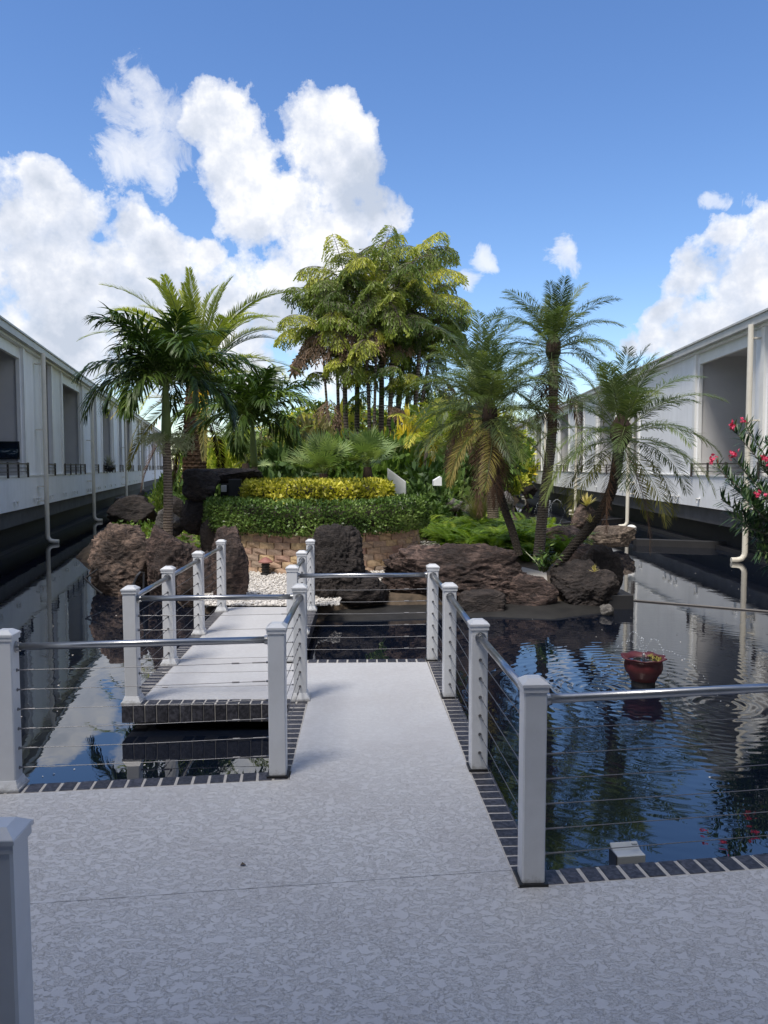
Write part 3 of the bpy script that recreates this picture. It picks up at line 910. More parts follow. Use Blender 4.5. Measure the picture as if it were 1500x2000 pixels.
rock('small pinkish boulder wedged behind the leaning palm trunk', 1096, 1182, 1062, 1130, 12.2, 'rock_rust', 91, 0.8, 5)
rock('brown boulder between the two leaning palm trunks', 1048, 1152, 1026, 1090, 14.5, 'rock_brown', 93, 0.7, 5)
rock('flat tan boulder lying in the right pond', 1138, 1242, 1025, 1070, 17.6, 'rock_tan', 95, 0.6, 5, facets=4, boxy=3.5)
rock('tan cone shaped boulder with a pale rosette plant on its top', 1106, 1176, 984, 1046, 18.6, 'rock_brown', 97, 0.8, 5, taper=0.35, shear=.2)
rock('grey boulder beside the thick palm trunk behind the ferns', 968, 1003, 958, 1000, 19.0, 'rock_grey', 101, 0.8, 4)
for i, (x0, x1, y0, y1, dp, lb) in enumerate([(868, 905, 972, 1000, 20, 'small grey stone in the grass left of the thick palm trunk'), (905, 945, 985, 1010, 18, 'small grey stone half hidden by ferns'),
    (1012, 1050, 945, 975, 42, 'dark boulder at the far end of the right pond'), (330, 352, 1010, 1032, 13.2, 'small grey stone at the foot of the slim palm'), (1083, 1108, 1120, 1150, 10.9, 'small dark stone in the gap beside the corner boulder'), (1170, 1200, 1180, 1206, 9.8, 'small pale stone at the waterline of the corner boulder')]):
    rock(lb, x0, x1, y0, y1, dp, 'rock_grey' if i not in (2, 4) else 'rock_dark', 120 + i, 0.8, 4)
# concrete apron under the boulders at the water
mb = MB()
fr = [(-0.74, 9.2), (-0.2, 9.22), (0.6, 9.35), (1.35, 9.45), (2.1, 9.3), (2.9, 9.75), (3.1, 10.1)]
ring0 = [Vector((x, y, -0.34)) for x, y in fr]; ring1 = [Vector((x * 1.0, y + 0.25, -0.17)) for x, y in fr]; ring2 = [Vector((x, y + 0.9, -0.09)) for x, y in fr]
def sub3(r):
    o = []
    for i in range(len(r) - 1):
        for k in range(6):
            p = r[i].lerp(r[i + 1], k / 6); o.append(p + Vector((0, 0.05, 0.02)) * noise.noise(p * 4))
    return o + [r[-1]]
r0, r1, r2 = sub3(ring0), sub3(ring1), sub3(ring2)
k = len(r0); mb.add(r0 + r1 + r2, [(i, i + 1, k + i + 1, k + i) for i in range(k - 1)] + [(k + i, k + i + 1, 2 * k + i + 1, 2 * k + i) for i in range(k - 1)])
struct('concrete_apron', mb, plain('wet_concrete', (0.016, 0.015, 0.014), 0.6, var=0.5, nscale=5, bmp=0.6), smooth=True)

# ================================================================ PLANTER
PC = Vector((-1.20, 13.85, 0)); PR = 1.80
BK = []
for v in range(4):
    rnd = random.Random(v + 40)
    bm = bmesh.new(); bmesh.ops.create_cube(bm, size=1)
    for q in bm.verts: q.co = Vector((q.co.x * 0.255, q.co.y * 0.16, q.co.z * 0.097))
    bmesh.ops.subdivide_edges(bm, edges=bm.edges[:], cuts=1, use_grid_fill=True)
    for q in bm.verts:
        if q.co.y < -0.07: q.co += Vector((rnd.uniform(-.004, .004), rnd.uniform(-.016, .010), rnd.uniform(-.004, .004)))
        if q.co.y < -0.07 and (abs(q.co.x) > 0.12 or abs(q.co.z) > 0.045): q.co.y += 0.016
    me = bpy.data.meshes.new('block'); bm.to_mesh(me); bm.free(); me.materials.append(M['block']); BK.append(me)
pl = thing('planter', 'round retaining wall planter of tan and ochre blocks under the clipped hedge', 'planter', PC)
NB = 42
for r in range(7):
    for i in range(NB):
        an = 2 * PI * (i + 0.5 * (r % 2)) / NB + random.uniform(-.004, .004)
        rr = PR - 0.012 * r + random.uniform(-.008, .008)
        link('block', BK[random.randrange(4)], pl, loc=(rr * math.cos(an), rr * math.sin(an), 0.05 + 0.1 * r), rot=(0, 0, an + PI / 2))
mb = MB(); mb.lathe([(PR - 0.1, -0.2), (PR - 0.1, 0.69)], PC, 42); part('soil', mb, M['soil'], pl)

def hedge(name, label, c, rad, z0, z1, nleaf, lsz, m, core_m, prof_in=0.0, seed=1):
    rnd = random.Random(seed)
    t = thing(name, label, 'hedge', (c[0], c[1], z0))
    core = MB()
    core.lathe([(rad * 0.5, z0), (rad * 0.93, z0 + 0.03), (rad * 0.95, (z0 + z1) / 2), (rad * 0.93, z1 - 0.08), (rad * 0.5, z1 - 0.06)], (c[0], c[1], 0), 40)
    part('twigs', core, core_m, t, smooth=True)
    mb = MB(); mb.c = []
    for i in range(nleaf):
        an = rnd.uniform(0, 2 * PI)
        if rnd.random() < 0.62:
            z = rnd.uniform(z0, z1); r = rad
            e = min(1, (z1 - z) / 0.10); r -= 0.07 * (1 - e) ** 2; e2 = min(1, (z - z0) / 0.15); r -= 0.10 * (1 - e2) ** 2
            nrm = Vector((math.cos(an), math.sin(an), 0.15 + 0.9 * (1 - e)))
        else:
            r = rad * math.sqrt(rnd.random()) * 0.98; z = z1
            if r < prof_in: continue
            nrm = Vector((0.2 * math.cos(an), 0.2 * math.sin(an), 1))
        r += noise.noise(Vector((an * 4, z * 4, seed))) * 0.05
        z += noise.noise(Vector((math.cos(an) * r * 3, math.sin(an) * r * 3, seed + 9))) * 0.035
        jit = rnd.uniform(-.055, .03)
        p = Vector((c[0] + r * math.cos(an), c[1] + r * math.sin(an), z)) + nrm.normalized() * jit
        d = (nrm.normalized() * 0.5 + Vector((rnd.gauss(0, .6), rnd.gauss(0, .6), rnd.gauss(0.25, .6)))).normalized()
        k = len(mb.v); s = lsz * rnd.uniform(0.7, 1.25)
        nn = (nrm.normalized() + Vector((rnd.gauss(0, .5), rnd.gauss(0, .5), rnd.gauss(0, .5)))).normalized()
        sd = d.cross(nn).normalized()
        mb.add([p, p + d * s * 0.5 - sd * s * 0.27, p + d * s * 0.5 + sd * s * 0.27, p + d * s], [(0, 1, 3, 2)])
        tv = min(1, max(0, rnd.random() * .7 + .15 + noise.noise(Vector((p.x * 2.2, p.y * 2.2, p.z * 3 + seed))) * .8)); mb.c += [tv] * 4
    part('foliage', mb, m, t)
    return t
M['hedge_leaf'] = m_leaf('hedge_leaf', (0.024, 0.046, 0.011), (0.068, 0.118, 0.025), (0.15, 0.21, 0.06), rough=0.32, trans=0.15, attr=True)
M['yellow_leaf'] = m_leaf('yellow_leaf', (0.085, 0.095, 0.015), (0.29, 0.27, 0.03), (0.47, 0.43, 0.08), rough=0.4, trans=0.25, attr=True)
M['twig'] = plain('dark_twigs', (0.030, 0.026, 0.014), 0.9, var=0.5, nscale=20, bmp=0.5)
hedge('clipped_hedge', 'dark green clipped round hedge overhanging the block planter', PC, 1.97, 0.62, 1.13, 26000, 0.055, M['hedge_leaf'], M['twig'], 1.1, 3)
hedge('yellow_hedge', 'low bright yellow leaved hedge standing behind the green clipped hedge', PC + Vector((0, 0.1, 0)), 1.33, 1.02, 1.42, 9000, 0.075, M['yellow_leaf'], M['twig'], 0.0, 5)

# white slanted wall behind the hedge
a = D(757, 914, 16.4); b2 = D(793, 941, 16.4)
mb = MB()
prof = [(a.x, 0.0), (b2.x, 0.0), (b2.x, b2.z), (a.x, a.z)]
vs = [Vector((x, y, z)) for y in (16.4, 17.1) for (x, z) in prof]
mb.add(vs, [(0, 1, 2, 3), (7, 6, 5, 4), (0, 4, 5, 1), (1, 5, 6, 2), (2, 6, 7, 3), (3, 7, 4, 0)])
single('white_wall', mb, M['white_wall'], 'short white garden wall with a slanted top behind the right end of the hedge', 'wall', (a.x, 16.4, 0), bevel=0.01)
mb = MB(); c = D(855, 936, 19.0)
mb.add([c + Vector(q) for q in ((-0.10, 0, -0.16), (0.10, 0, -0.16), (0.10, 0, 0.04), (0.07, 0, 0.07), (-0.10, 0, -0.03), (-0.10, .5, -0.16), (0.10, .5, -0.16), (0.10, .5, 0.04), (0.07, .5, 0.07), (-0.10, .5, -0.03))],
       [(0, 1, 2, 3, 4), (9, 8, 7, 6, 5), (0, 5, 6, 1), (1, 6, 7, 2), (2, 7, 8, 3), (3, 8, 9, 4), (4, 9, 5, 0)])
single('white_slab', mb, M['white_wall'], 'small white slab leaning among the plants left of the palm trunks', 'slab', (c.x, 19.0, 0))

# equipment box of the waterfall
bx = D(455, 975, 13.9)
t = thing('equipment_box', 'black electrical box with a grey switch tucked under the flat black slab', 'equipment box', (bx.x, 13.9, bx.z - 0.4))
mb = MB(); a = D(430, 945, 13.9); b2 = D(482, 1000, 13.9)
mb.box(((a.x + b2.x) / 2, 14.1, (a.z + b2.z) / 2), (b2.x - a.x, 0.4, a.z - b2.z)); part('cabinet', mb, M['black'], t, bevel=0.01)
mb = MB(); a = D(445, 936, 13.7); b2 = D(470, 973, 13.7); mb.box(((a.x + b2.x) / 2, 13.8, (a.z + b2.z) / 2), (b2.x - a.x, 0.16, a.z - b2.z)); part('cabinet_door', mb, M['black'], t, bevel=0.008)
mb = MB(); a = D(431, 948, 13.6); b2 = D(441, 961, 13.6); mb.box(((a.x + b2.x) / 2, 13.65, (a.z + b2.z) / 2), (b2.x - a.x, 0.08, a.z - b2.z)); part('switch_cover', mb, M['gutter'], t, bevel=0.008)
mb = MB(); a = D(466, 948, 13.6); b2 = D(478, 968, 13.6); mb.box(((a.x + b2.x) / 2, 13.66, (a.z + b2.z) / 2), (b2.x - a.x, 0.07, a.z - b2.z)); mb.tube([(a.x, 13.62, b2.z), (a.x, 13.62, b2.z - 0.2)], 0.012, 6); part('timer', mb, M['dark_conc'], t)

# ================================================================ GRAVEL
def on_gravel(x, y):
    if (x - PC.x) ** 2 + (y - PC.y) ** 2 < (PR + 0.03) ** 2: return False
    return True
mb = MB()
gp = [(-2.15, 9.27), (-0.72, 9.27), (-0.6, 10.1), (2.4, 11.2), (2.6, 12.2), (2.2, 13.3), (1.5, 14.3), (1.7, 17.5), (-3.6, 17.0), (-3.2, 12.5), (-2.6, 10.4)]
mb.add([Vector((x, y, 0.012)) for x, y in gp], [tuple(range(len(gp)))])
gb = struct('gravel_bed', mb, M['gravelbed'])
ico = bmesh.new(); bmesh.ops.create_icosphere(ico, subdivisions=1, radius=1)
iv = [v.co.copy() for v in ico.verts]; ifc = [[v.index for v in f.verts] for f in ico.faces]; ico.free()
mb = MB(); rnd = random.Random(5)
def pebble(x, y, z, s):
    rz = rnd.uniform(0, PI); ca, sa = math.cos(rz), math.sin(rz)
    sx, sy, sz = s * rnd.uniform(.8, 1.5), s * rnd.uniform(.7, 1.0), s * rnd.uniform(.45, .8)
    tx = rnd.uniform(-.4, .4)
    mb.add([Vector((x + (v.x * sx) * ca - (v.y * sy) * sa, y + v.x * sx * sa + v.y * sy * ca, z + v.z * sz + v.x * sx * tx)) for v in iv], ifc)
cnt = 0
while cnt < 5200:
    x = rnd.uniform(-2.3, -0.55); y = 9.27 + (rnd.random() ** 1.2) * 3.6
    if on_gravel(x, y): pebble(x, y, 0.012 + rnd.uniform(0, .022), rnd.uniform(.010, .021)); cnt += 1
cnt = 0
while cnt < 2600:
    x = rnd.uniform(-0.5, 1.7); y = rnd.uniform(11.2, 17.2)
    if on_gravel(x, y): pebble(x, y, 0.012 + rnd.uniform(0, .02), rnd.uniform(.016, .03)); cnt += 1
o = single('gravel', mb, M['pebble'], 'white pebble gravel at the end of the pier', 'gravel', (0, 0, 0), kind='stuff')

# ================================================================ GARDEN LAMPS
def lantern(p, lab):
    t = thing('garden_lantern', lab, 'lantern', p, 'small lanterns at the planter wall')
    m = M.setdefault('terracotta', plain('faded_red_metal', (0.30, 0.13, 0.11), 0.6, var=0.15))
    mb = MB(); mb.lathe([(0.075, 0), (0.085, 0.03), (0.07, 0.04)], p, 16); part('base', mb, M['black'], t)
    mb = MB()
    for k in range(4):
        a = PI / 4 + k * PI / 2; q = p + Vector((0.062 * math.cos(a), 0.062 * math.sin(a), 0))
        mb.tube([q + Vector((0, 0, .03)), q + Vector((0, 0, .2))], 0.008, 5)
    for z in (.08, .12, .16): mb.lathe([(0.075, z), (0.075, z + .012)], p, 14)
    part('louvre_cage', mb, M['black'], t)
    mb = MB(); mb.lathe([(0.045, .04), (0.045, .19)], p, 12); part('lens', mb, M['glass'], t)
    mb = MB(); mb.lathe([(0.11, .20), (0.115, .215), (0.06, .26), (0.02, .285)], p, 18); part('lamp_cap', mb, m, t, smooth=False)
lantern(G(520, 1124) + Vector((0, -0.05, 0.01)), 'black lantern with a red cap in front of the left side of the block wall')
lantern(Vector((0.33, 12.55, 0.05)), 'black lantern with a red cap behind the longest brown boulder')
# mushroom lamp on the flat boulder
p = D(1233, 1038, 17.6)
t = thing('mushroom_lamp', 'small white dome lamp beside the second downpipe on the right', 'lamp', p)
mb = MB(); mb.lathe([(0.05, -.16), (0.05, 0.02)], p, 12); part('stem', mb, M['cream'], t)
for z, r in ((0.02, .115), (0.05, .115)):
    mb = MB(); mb.lathe([(r, z), (r, z + .015)], p, 16); part('louvre', mb, M['cream'], t)
mb = MB(); mb.lathe([(0.12, .08), (0.10, .12), (0.05, .15), (0.01, .155)], p, 16); part('dome', mb, M['white_trim'], t, smooth=True)

# ================================================================ FOUNTAIN
M['pot'] = plain('red_glazed_clay', (0.085, 0.016, 0.019), 0.42, var=0.25, nscale=9, bmp=0.2, bscale=30)
M['moss'] = plain('yellow_moss', (0.22, 0.19, 0.04), 0.9, var=0.4, nscale=30, bmp=0.8)
M['drop'] = mat('water_drop')[0]; b_ = M['drop'].node_tree.nodes['Principled BSDF']
b_.inputs['Base Color'].default_value = (0.75, 0.8, 0.85, 1); b_.inputs['Roughness'].default_value = 0.1
fp = Vector((FX, FY, -0.2))
t = thing('fountain_pot', 'dark red fluted pot fountain standing in the right pond', 'fountain', fp)
mb = MB()
wob = lambda an, r, z: (0.008 * math.sin(an * 8) if z > 0.26 else 0.0)
mb.lathe([(0.11, -0.05), (0.125, 0.02), (0.150, 0.07), (0.162, 0.13), (0.163, 0.18), (0.156, 0.225), (0.160, 0.25), (0.178, 0.268), (0.190, 0.277), (0.190, 0.289), (0.168, 0.284), (0.14, 0.24), (0.13, 0.22)], fp, 48, wob=wob)
for i, v in enumerate(mb.v):
    z = v.z - fp.z
    if z > 0.255:
        an = math.atan2(v.y - fp.y, v.x - fp.x); v.z += 0.008 * math.sin(an * 8 + 0.6)
for v in mb.v: v.z = fp.z + 0.08 + (v.z - fp.z) * 0.6
part('pot', mb, M['pot'], t, smooth=True)
mb = MB(); mb.lathe([(0.135, 0.222), (0.09, 0.228), (0.01, 0.23)], fp, 20); part('pot_water', mb, M['water'], t)
mb = MB(); 
for i in range(60):
    an = rnd.uniform(-0.9, 0.9); r = rnd.uniform(.08, .15); leaf_blade(mb, fp + Vector((r * math.cos(an), r * math.sin(an), 0.225)), (rnd.gauss(0, 1), rnd.gauss(0, 1), 1.3), .04, .014, .3)
part('moss', mb, M['moss'], t)
mb = MB(); mb.lathe([(0.012, 0.2), (0.012, 0.27), (0.006, 0.28)], fp, 10); part('nozzle', mb, M['steel'], t, smooth=True)
mb = MB(); mb.lathe([(0.10, -0.5), (0.10, 0.05)], fp, 20); part('pedestal', mb, M['dark_conc'], t)
mb = MB(); rnd = random.Random(11)
top = fp + Vector((0, 0, 0.28))
for (dx, dy, hgt) in ((-0.42, -0.12, 0.17), (0.45, -0.55, 0.11), (0.10, 0.42, 0.15), (-0.12, 0.3, 0.22), (0.22, -0.05, 0.18)):
    n = 30
    for i in range(n):
        s = (i + rnd.uniform(-.3, .3)) / (n - 1)
        z = top.z + 4 * hgt * s * (1 - s) * 1.0 + (-0.2 - top.z) * s * s
        r = rnd.uniform(.0022, .0042) * (1 if s > .25 else .8)
        c = Vector((top.x + dx * s, top.y + dy * s, z)) + Vector((rnd.gauss(0, .004), rnd.gauss(0, .004), rnd.gauss(0, .004)))
        mb.add([c + v * r for v in iv], ifc)
single('fountain_spray', mb, M['drop'], 'thin arcs of water drops falling round the red pot', 'water spray', (0, 0, 0), kind='stuff')

# far fountain spray behind the ferns
mb = MB(); c0 = G(1072, 1000, -0.2)
for (dx, dy, hgt) in ((-0.6, 0, .5), (0.7, .1, .5), (0.2, .5, .45), (-0.2, -.4, .45)):
    for i in range(40):
        s = (i + rnd.uniform(-.3, .3)) / 39
        c = c0 + Vector((dx * s, dy * s, 4 * hgt * s * (1 - s) + .02)) + Vector((rnd.gauss(0, .01), 0, rnd.gauss(0, .01)))
        mb.add([c + v * rnd.uniform(.006, .012) for v in iv], ifc)
single('distant_spray', mb, M['drop'], 'arcs of spray far behind the middle palm in the right pond', 'water spray', (0, 0, 0), kind='stuff')

# ================================================================ POND FITTINGS
M['dull_pipe'] = plain('dull_grey_pipe', (0.16, 0.15, 0.145), 0.7)
# square dark culvert end with a pipe lying across the right pond
a = G(1205, 1190, -0.2)
mb = MB(); mb.box((a.x + 0.05, a.y + 0.25, -0.11), (0.34, 0.5, 0.20)); 
single('culvert_end', mb, M['dark_conc'], 'black square culvert end at the waterline beside the corner boulder', 'culvert', (a.x, a.y, -0.2), bevel=0.008)
mb = MB(); p0 = G(1236, 1172, -0.19); p1 = G(1500, 1194, -0.19); p2 = p1 + (p1 - p0) * 0.9
mb.tube([p0, p1, p2], 0.011, 8); single('floating_pipe', mb, M['dull_pipe'], 'thin grey pipe lying on the water across the right pond', 'pipe', p0)
a = G(1243, 1066, -0.2); b2 = G(1420, 1072, -0.2)
mb = MB(); mb.prism([(a.x, a.y), (b2.x, b2.y), (b2.x, b2.y + .25), (a.x, a.y + .25)], -0.6, -0.04)
single('weir', mb, M['dark_conc'], 'low dark weir wall crossing the right pond beside the flat tan boulder', 'weir', (a.x, a.y, -0.2), bevel=0.006)
a = G(1100, 1030, -0.2); b2 = G(1235, 1020, -0.2)
mb = MB(); mb.prism([(a.x, a.y), (b2.x, b2.y), (b2.x, b2.y + .3), (a.x, a.y + .3)], -0.6, -0.05)
single('far_weir', mb, M['dark_conc'], 'low dark wall in the right pond behind the cone shaped boulder', 'weir', (a.x, a.y, -0.2))
# grab rails by the left boulders
mb = MB(); q = [D(252, 1158, 10.3), D(258, 1146, 10.3), D(268, 1124, 10.3), D(274, 1118, 10.3), D(281, 1119, 10.4), D(280, 1165, 10.6)]
mb.tube(q, 0.016, 8); single('grab_rail', mb, M['bolt'], 'bent metal grab rail between the big streaked boulder and the pier post', 'grab rail', q[0])
mb = MB(); q = [D(190, 1112, 11.2), D(166, 1130, 11.0), D(186, 1150, 10.8), D(200, 1160, 10.7)]
mb.tube(q, 0.014, 8); single('bent_hose', mb, M['black'], 'bent black hose at the left foot of the big streaked boulder', 'hose', q[2])
# outlet box on the pond side of the terrace edge
a = G(1236, 1672, -0.02)
t = thing('outlet_box', 'grey weatherproof outlet box on the pond side of the right terrace edge', 'outlet box', (a.x, a.y + 0.03, -0.125), rz=0.13)
t.scale = (.9, .9, .9)
M['box_grey'] = plain('box_grey', (0.48, 0.50, 0.50), 0.45, dirt=0.3)
def lb(name, c, s, m, par, rot=(0, 0, 0), bev=0.003):
    mb = MB(); mb.box((0, 0, 0), s); return link(name, mb.mesh(name, m, bevel=bev), par, loc=c, rot=rot)
lb('housing', (0, 0.02, 0.04), (0.15, 0.06, 0.13), M['box_grey'], t)
lid = lb('cover', (0.005, 0.055, 0.095), (0.145, 0.012, 0.10), M['box_grey'], t, rot=(-1.0, 0, 0))
lb('hinge', (0.03, -0.052, 0.008), (0.03, 0.012, 0.012), M['box_grey'], lid)
lb('back_plate', (-0.078, 0.03, 0.04), (0.006, 0.09, 0.15), M['bolt'], t)
# dead leaf scrap on the terrace
a = G(475, 1691)
mb = MB(); mb.add([a + Vector(q) for q in ((-.012, -.004, .003), (0, -.008, .009), (.013, -.002, .004), (.010, .006, .002), (-.004, .009, .012), (-.013, .004, .003))], [(0, 1, 4, 5), (1, 2, 3, 4)])
single('dead_leaf', mb, M['soil'], 'tiny dark dead leaf lying on the middle of the terrace', 'leaf', a)
mb = MB(); rnd = random.Random(3)
for i in range(430):
    if i < 260: x = rnd.uniform(-6.5, -0.8); y = rnd.uniform(4.3, 16)
    else: x = rnd.uniform(1, 8); y = rnd.uniform(4, 15)
    if (-2.2 < x < -0.5 and y > 5.3): continue
    s = rnd.uniform(.004, .014); an = rnd.uniform(0, PI)
    c = Vector((x, y, -0.197)); u = Vector((math.cos(an), math.sin(an), 0)) * s; v = Vector((-math.sin(an), math.cos(an), 0)) * s * .4
    mb.add([c - u, c - v, c + u, c + v + Vector((0, 0, s * .3))], [(0, 1, 2, 3)])
single('floating_petals', mb, M['pebble'], 'pale leaf scraps floating on both ponds', 'leaf litter', (0, 0, 0), kind='stuff')

# ================================================================ PALMS
M['frond_dark'] = m_leaf('glossy_frond', (0.010, 0.022, 0.004), (0.034, 0.060, 0.011), (0.095, 0.135, 0.026), rough=0.42, trans=0.18)
M['frond_date'] = m_leaf('date_frond', (0.085, 0.105, 0.022), (0.19, 0.215, 0.045), (0.34, 0.34, 0.08), rough=0.42, trans=0.25)
M['frond_pygmy'] = m_leaf('pygmy_frond', (0.034, 0.050, 0.021), (0.070, 0.096, 0.037), (0.135, 0.155, 0.050), rough=0.38, trans=0.22)
M['frond_old'] = m_leaf('ageing_frond', (0.045, 0.052, 0.018), (0.105, 0.098, 0.028), (0.19, 0.15, 0.045), rough=0.5, trans=0.25)
M['frond_gold'] = m_leaf('golden_frond', (0.30, 0.24, 0.03), (0.50, 0.36, 0.04), (0.55, 0.33, 0.06), rough=0.5, trans=0.3)
M['frond_dead'] = m_leaf('dead_frond', (0.030, 0.016, 0.010), (0.070, 0.040, 0.026), (0.14, 0.092, 0.066), rough=0.8, trans=0.08)
M['stalk'] = plain('green_stalk', (0.13, 0.17, 0.05), 0.45, var=0.2)
M['stalk_dead'] = plain('brown_stalk', (0.13, 0.08, 0.05), 0.8, var=0.3)
M['shaft'] = plain('crownshaft_green', (0.17, 0.23, 0.06), 0.4, var=0.2, nscale=4)
M['trunk_ring'] = m_trunk('ringed_trunk', (0.10, 0.075, 0.055), (0.30, 0.235, 0.175), 7.0)
M['trunk_grey'] = m_trunk('grey_trunk', (0.08, 0.065, 0.05), (0.26, 0.22, 0.18), 8.0)
M['trunk_dark'] = m_trunk('dark_knobbly_trunk', (0.012, 0.010, 0.008), (0.070, 0.055, 0.042), 14.0, 1.0)
M['trunk_date'] = m_trunk('date_trunk', (0.035, 0.018, 0.010), (0.20, 0.115, 0.065), 8.0, 1.0)
M['trunk_fish'] = m_trunk('fishtail_trunk', (0.035, 0.025, 0.02), (0.20, 0.16, 0.13), 3.0, 0.5)
M['fiber'] = plain('brown_fibre', (0.045, 0.028, 0.018), 0.95, var=0.5, nscale=18, bmp=1.0, bscale=50)
M['flower_pale'] = plain('pale_flower_stalks', (0.42, 0.45, 0.24), 0.7, var=0.2)

def frond_mesh(name, Ln, e0, e1, pairs, ll, lw, mats, seed, vee=0.35, droop=0.25, start=0.12, bend=1.4, ang0=70, ang1=28, stalk=0.012, jit=0.12, twist=0.0, side_curve=0.0, seg=5):
    """feather leaf growing along +X; e0 -> e1 is the elevation of the midrib from base to tip"""
    rnd = random.Random(seed)
    mb = MB(); n = 22
    p = Vector((0, 0, 0)); pts = [p.copy()]; tans = []
    az = 0
    for i in range(n):
        s = i / (n - 1)
        e = R(e0 + (e1 - e0) * s ** bend); az += side_curve / n
        t = Vector((math.cos(e) * math.cos(az), math.cos(e) * math.sin(az), math.sin(e)))
        tans.append(t); p = p + t * (Ln / n); pts.append(p.copy())
    tans.append(tans[-1])
    mb.tube(pts, [max(.0016, stalk * (1 - 0.9 * i / n)) for i in range(n + 1)], 4, 1, cap=False)
    for i in range(pairs):
        s = start + (1 - start) * (i + 0.5) / pairs
        x = s * n; k = min(n - 1, int(x)); f = x - k
        q = pts[k].lerp(pts[k + 1], f); t = tans[k]
        sd = Vector((0, 0, 1)).cross(t)
        if sd.length < 0.05: sd = Vector((0, 1, 0))
        sd.normalize(); up = t.cross(sd)
        prof = math.sin(PI * min(1, (0.12 + 0.88 * ((s - start) / (1 - start))) ** 0.75)) ** 0.55
        l = ll * (0.28 + 0.72 * prof)
        a = R(ang0 + (ang1 - ang0) * s)
        for sg in (-1, 1):
            v = vee * rnd.uniform(0.5, 1.4)
            d = t * math.cos(a) + sd * (sg * math.sin(a) * math.cos(v)) + up * (math.sin(a) * math.sin(v))
            d = (d + Vector((rnd.gauss(0, jit), rnd.gauss(0, jit), rnd.gauss(0, jit)))).normalized()
            leaf_blade(mb, q, d, l * rnd.uniform(0.85, 1.1), lw * (0.6 + 0.4 * prof), droop * rnd.uniform(0.6, 1.5), 3 if seg == 3 else 5, up=up + sd * 0.25 * sg)
    return mb.mesh(name, mats)

def crown(tree, top, classes, counts, scale=1.0, seed=0, rad=0.05, skew=(0, 0), azr=None):
    """fronds set in a spiral: classes[i] is a list of meshes from young upright to old hanging"""
    rnd = random.Random(seed)
    base = wloc(tree); top = Vector(top) - base
    az = rnd.uniform(0, 6)
    for ci, cnt in enumerate(counts):
        for k in range(cnt):
            az += 2.39996 + rnd.uniform(-.25, .25)
            ms = classes[ci]; m = rnd.choice(ms)
            s = scale * rnd.uniform(0.86, 1.1)
            h = -0.10 * ci * rad / 0.05 * 0.5
            o = link('frond', m, tree, loc=top + Vector((rad * math.cos(az), rad * math.sin(az), h + rnd.uniform(-.02, .02))),
                     rot=(rnd.uniform(-.25, .25), rnd.uniform(-.12, .12), az), scale=s)

def curve_pts(pts, n=28):
    """smooth curve through measured points"""
    P = [Vector(p) for p in pts]; P = [P[0] * 2 - P[1]] + P + [P[-1] * 2 - P[-2]]
    out = []
    for i in range(1, len(P) - 2):
        for k in range(n // (len(P) - 3)):
            t = k / (n // (len(P) - 3))
            a, b, c, d = P[i - 1], P[i], P[i + 1], P[i + 2]
            out.append(0.5 * ((2 * b) + (c - a) * t + (2 * a - 5 * b + 4 * c - d) * t * t + (3 * b - a - 3 * c + d) * t ** 3))
    out.append(P[-2]); return out
def trunk(tree, pts, r0, r1, m, n=160, ring=0.0, rfreq=30, knob=0.0, kn=7, pitch=0.05, sides=20, flare=0.0):
    C = curve_pts(pts, 60)
    # resample evenly
    Ls = [0]
    for i in range(1, len(C)): Ls.append(Ls[-1] + (C[i] - C[i - 1]).length)
    T = Ls[-1]; out = []; j = 0
    for i in range(n + 1):
        x = T * i / n
        while j < len(C) - 2 and Ls[j + 1] < x: j += 1
        f = (x - Ls[j]) / max(1e-6, Ls[j + 1] - Ls[j]); out.append((C[j].lerp(C[j + 1], min(1, max(0, f))), x))
    rads = []
    off = random.uniform(0, 50)
    for (p, x) in out:
        s = x / T; r = r0 + (r1 - r0) * s + flare * math.exp(-x / 0.25)
        def rf(an, r=r, x=x):
            q = r * (1 + 0.06 * noise.noise(Vector((math.cos(an) * 2, math.sin(an) * 2, x * 5 + off))))
            if ring: q += ring * (1 - (x * rfreq) % 1.0)
            if knob:
                u = an / (2 * PI) * kn; w = x / pitch
                a1 = (u + w) % 1.0; a2 = (u - w) % 1.0
                q += knob * (1 - max(abs(a1 - .5), abs(a2 - .5)) * 2)
            return q
        rads.append(rf)
    mb = MB(); mb.tube([p for p, x in out], rads, sides)
    return part('trunk', mb, m, tree, smooth=not (knob or ring), at=out[0][0])

# frond meshes, shared by every palm of a kind
def cls(name, Ln, es, pairs, ll, lw, mats, seed, k=2, **kw):
    out = []
    for i, (e0, e1) in enumerate(es):
        m = mats[i] if isinstance(mats, list) else mats
        sc = kw.get('side_curve', 0)
        kk = dict(kw)
        out.append([frond_mesh('frond', Ln * (0.8 if i == 0 else 1), e0 + random.uniform(-5, 5), e1 + random.uniform(-6, 6), pairs, ll, lw, m, seed + 10 * i + j, **{**kk, 'side_curve': random.uniform(-.35, .35)}) for j in range(k)])
    return out
G_ = lambda a, b='stalk': (M[a], M[b])
DATE = cls('date', 3.7, [(84, 48), (70, 6), (54, -22), (34, -42), (12, -58), (-18, -72), (-50, -86)], 96, 0.40, 0.038,
           [G_('frond_date')] * 5 + [G_('frond_old'), G_('frond_dead', 'stalk_dead')], 100, vee=0.45, droop=0.05, bend=1.5, ang0=60, ang1=30, stalk=0.03, jit=0.06, seg=3)
DATE.append([frond_mesh('frond', 3.0, 20, -50, 70, 0.42, 0.034, G_('frond_gold', 'stalk'), 190, vee=.4, droop=.08, stalk=.025, seg=3)])
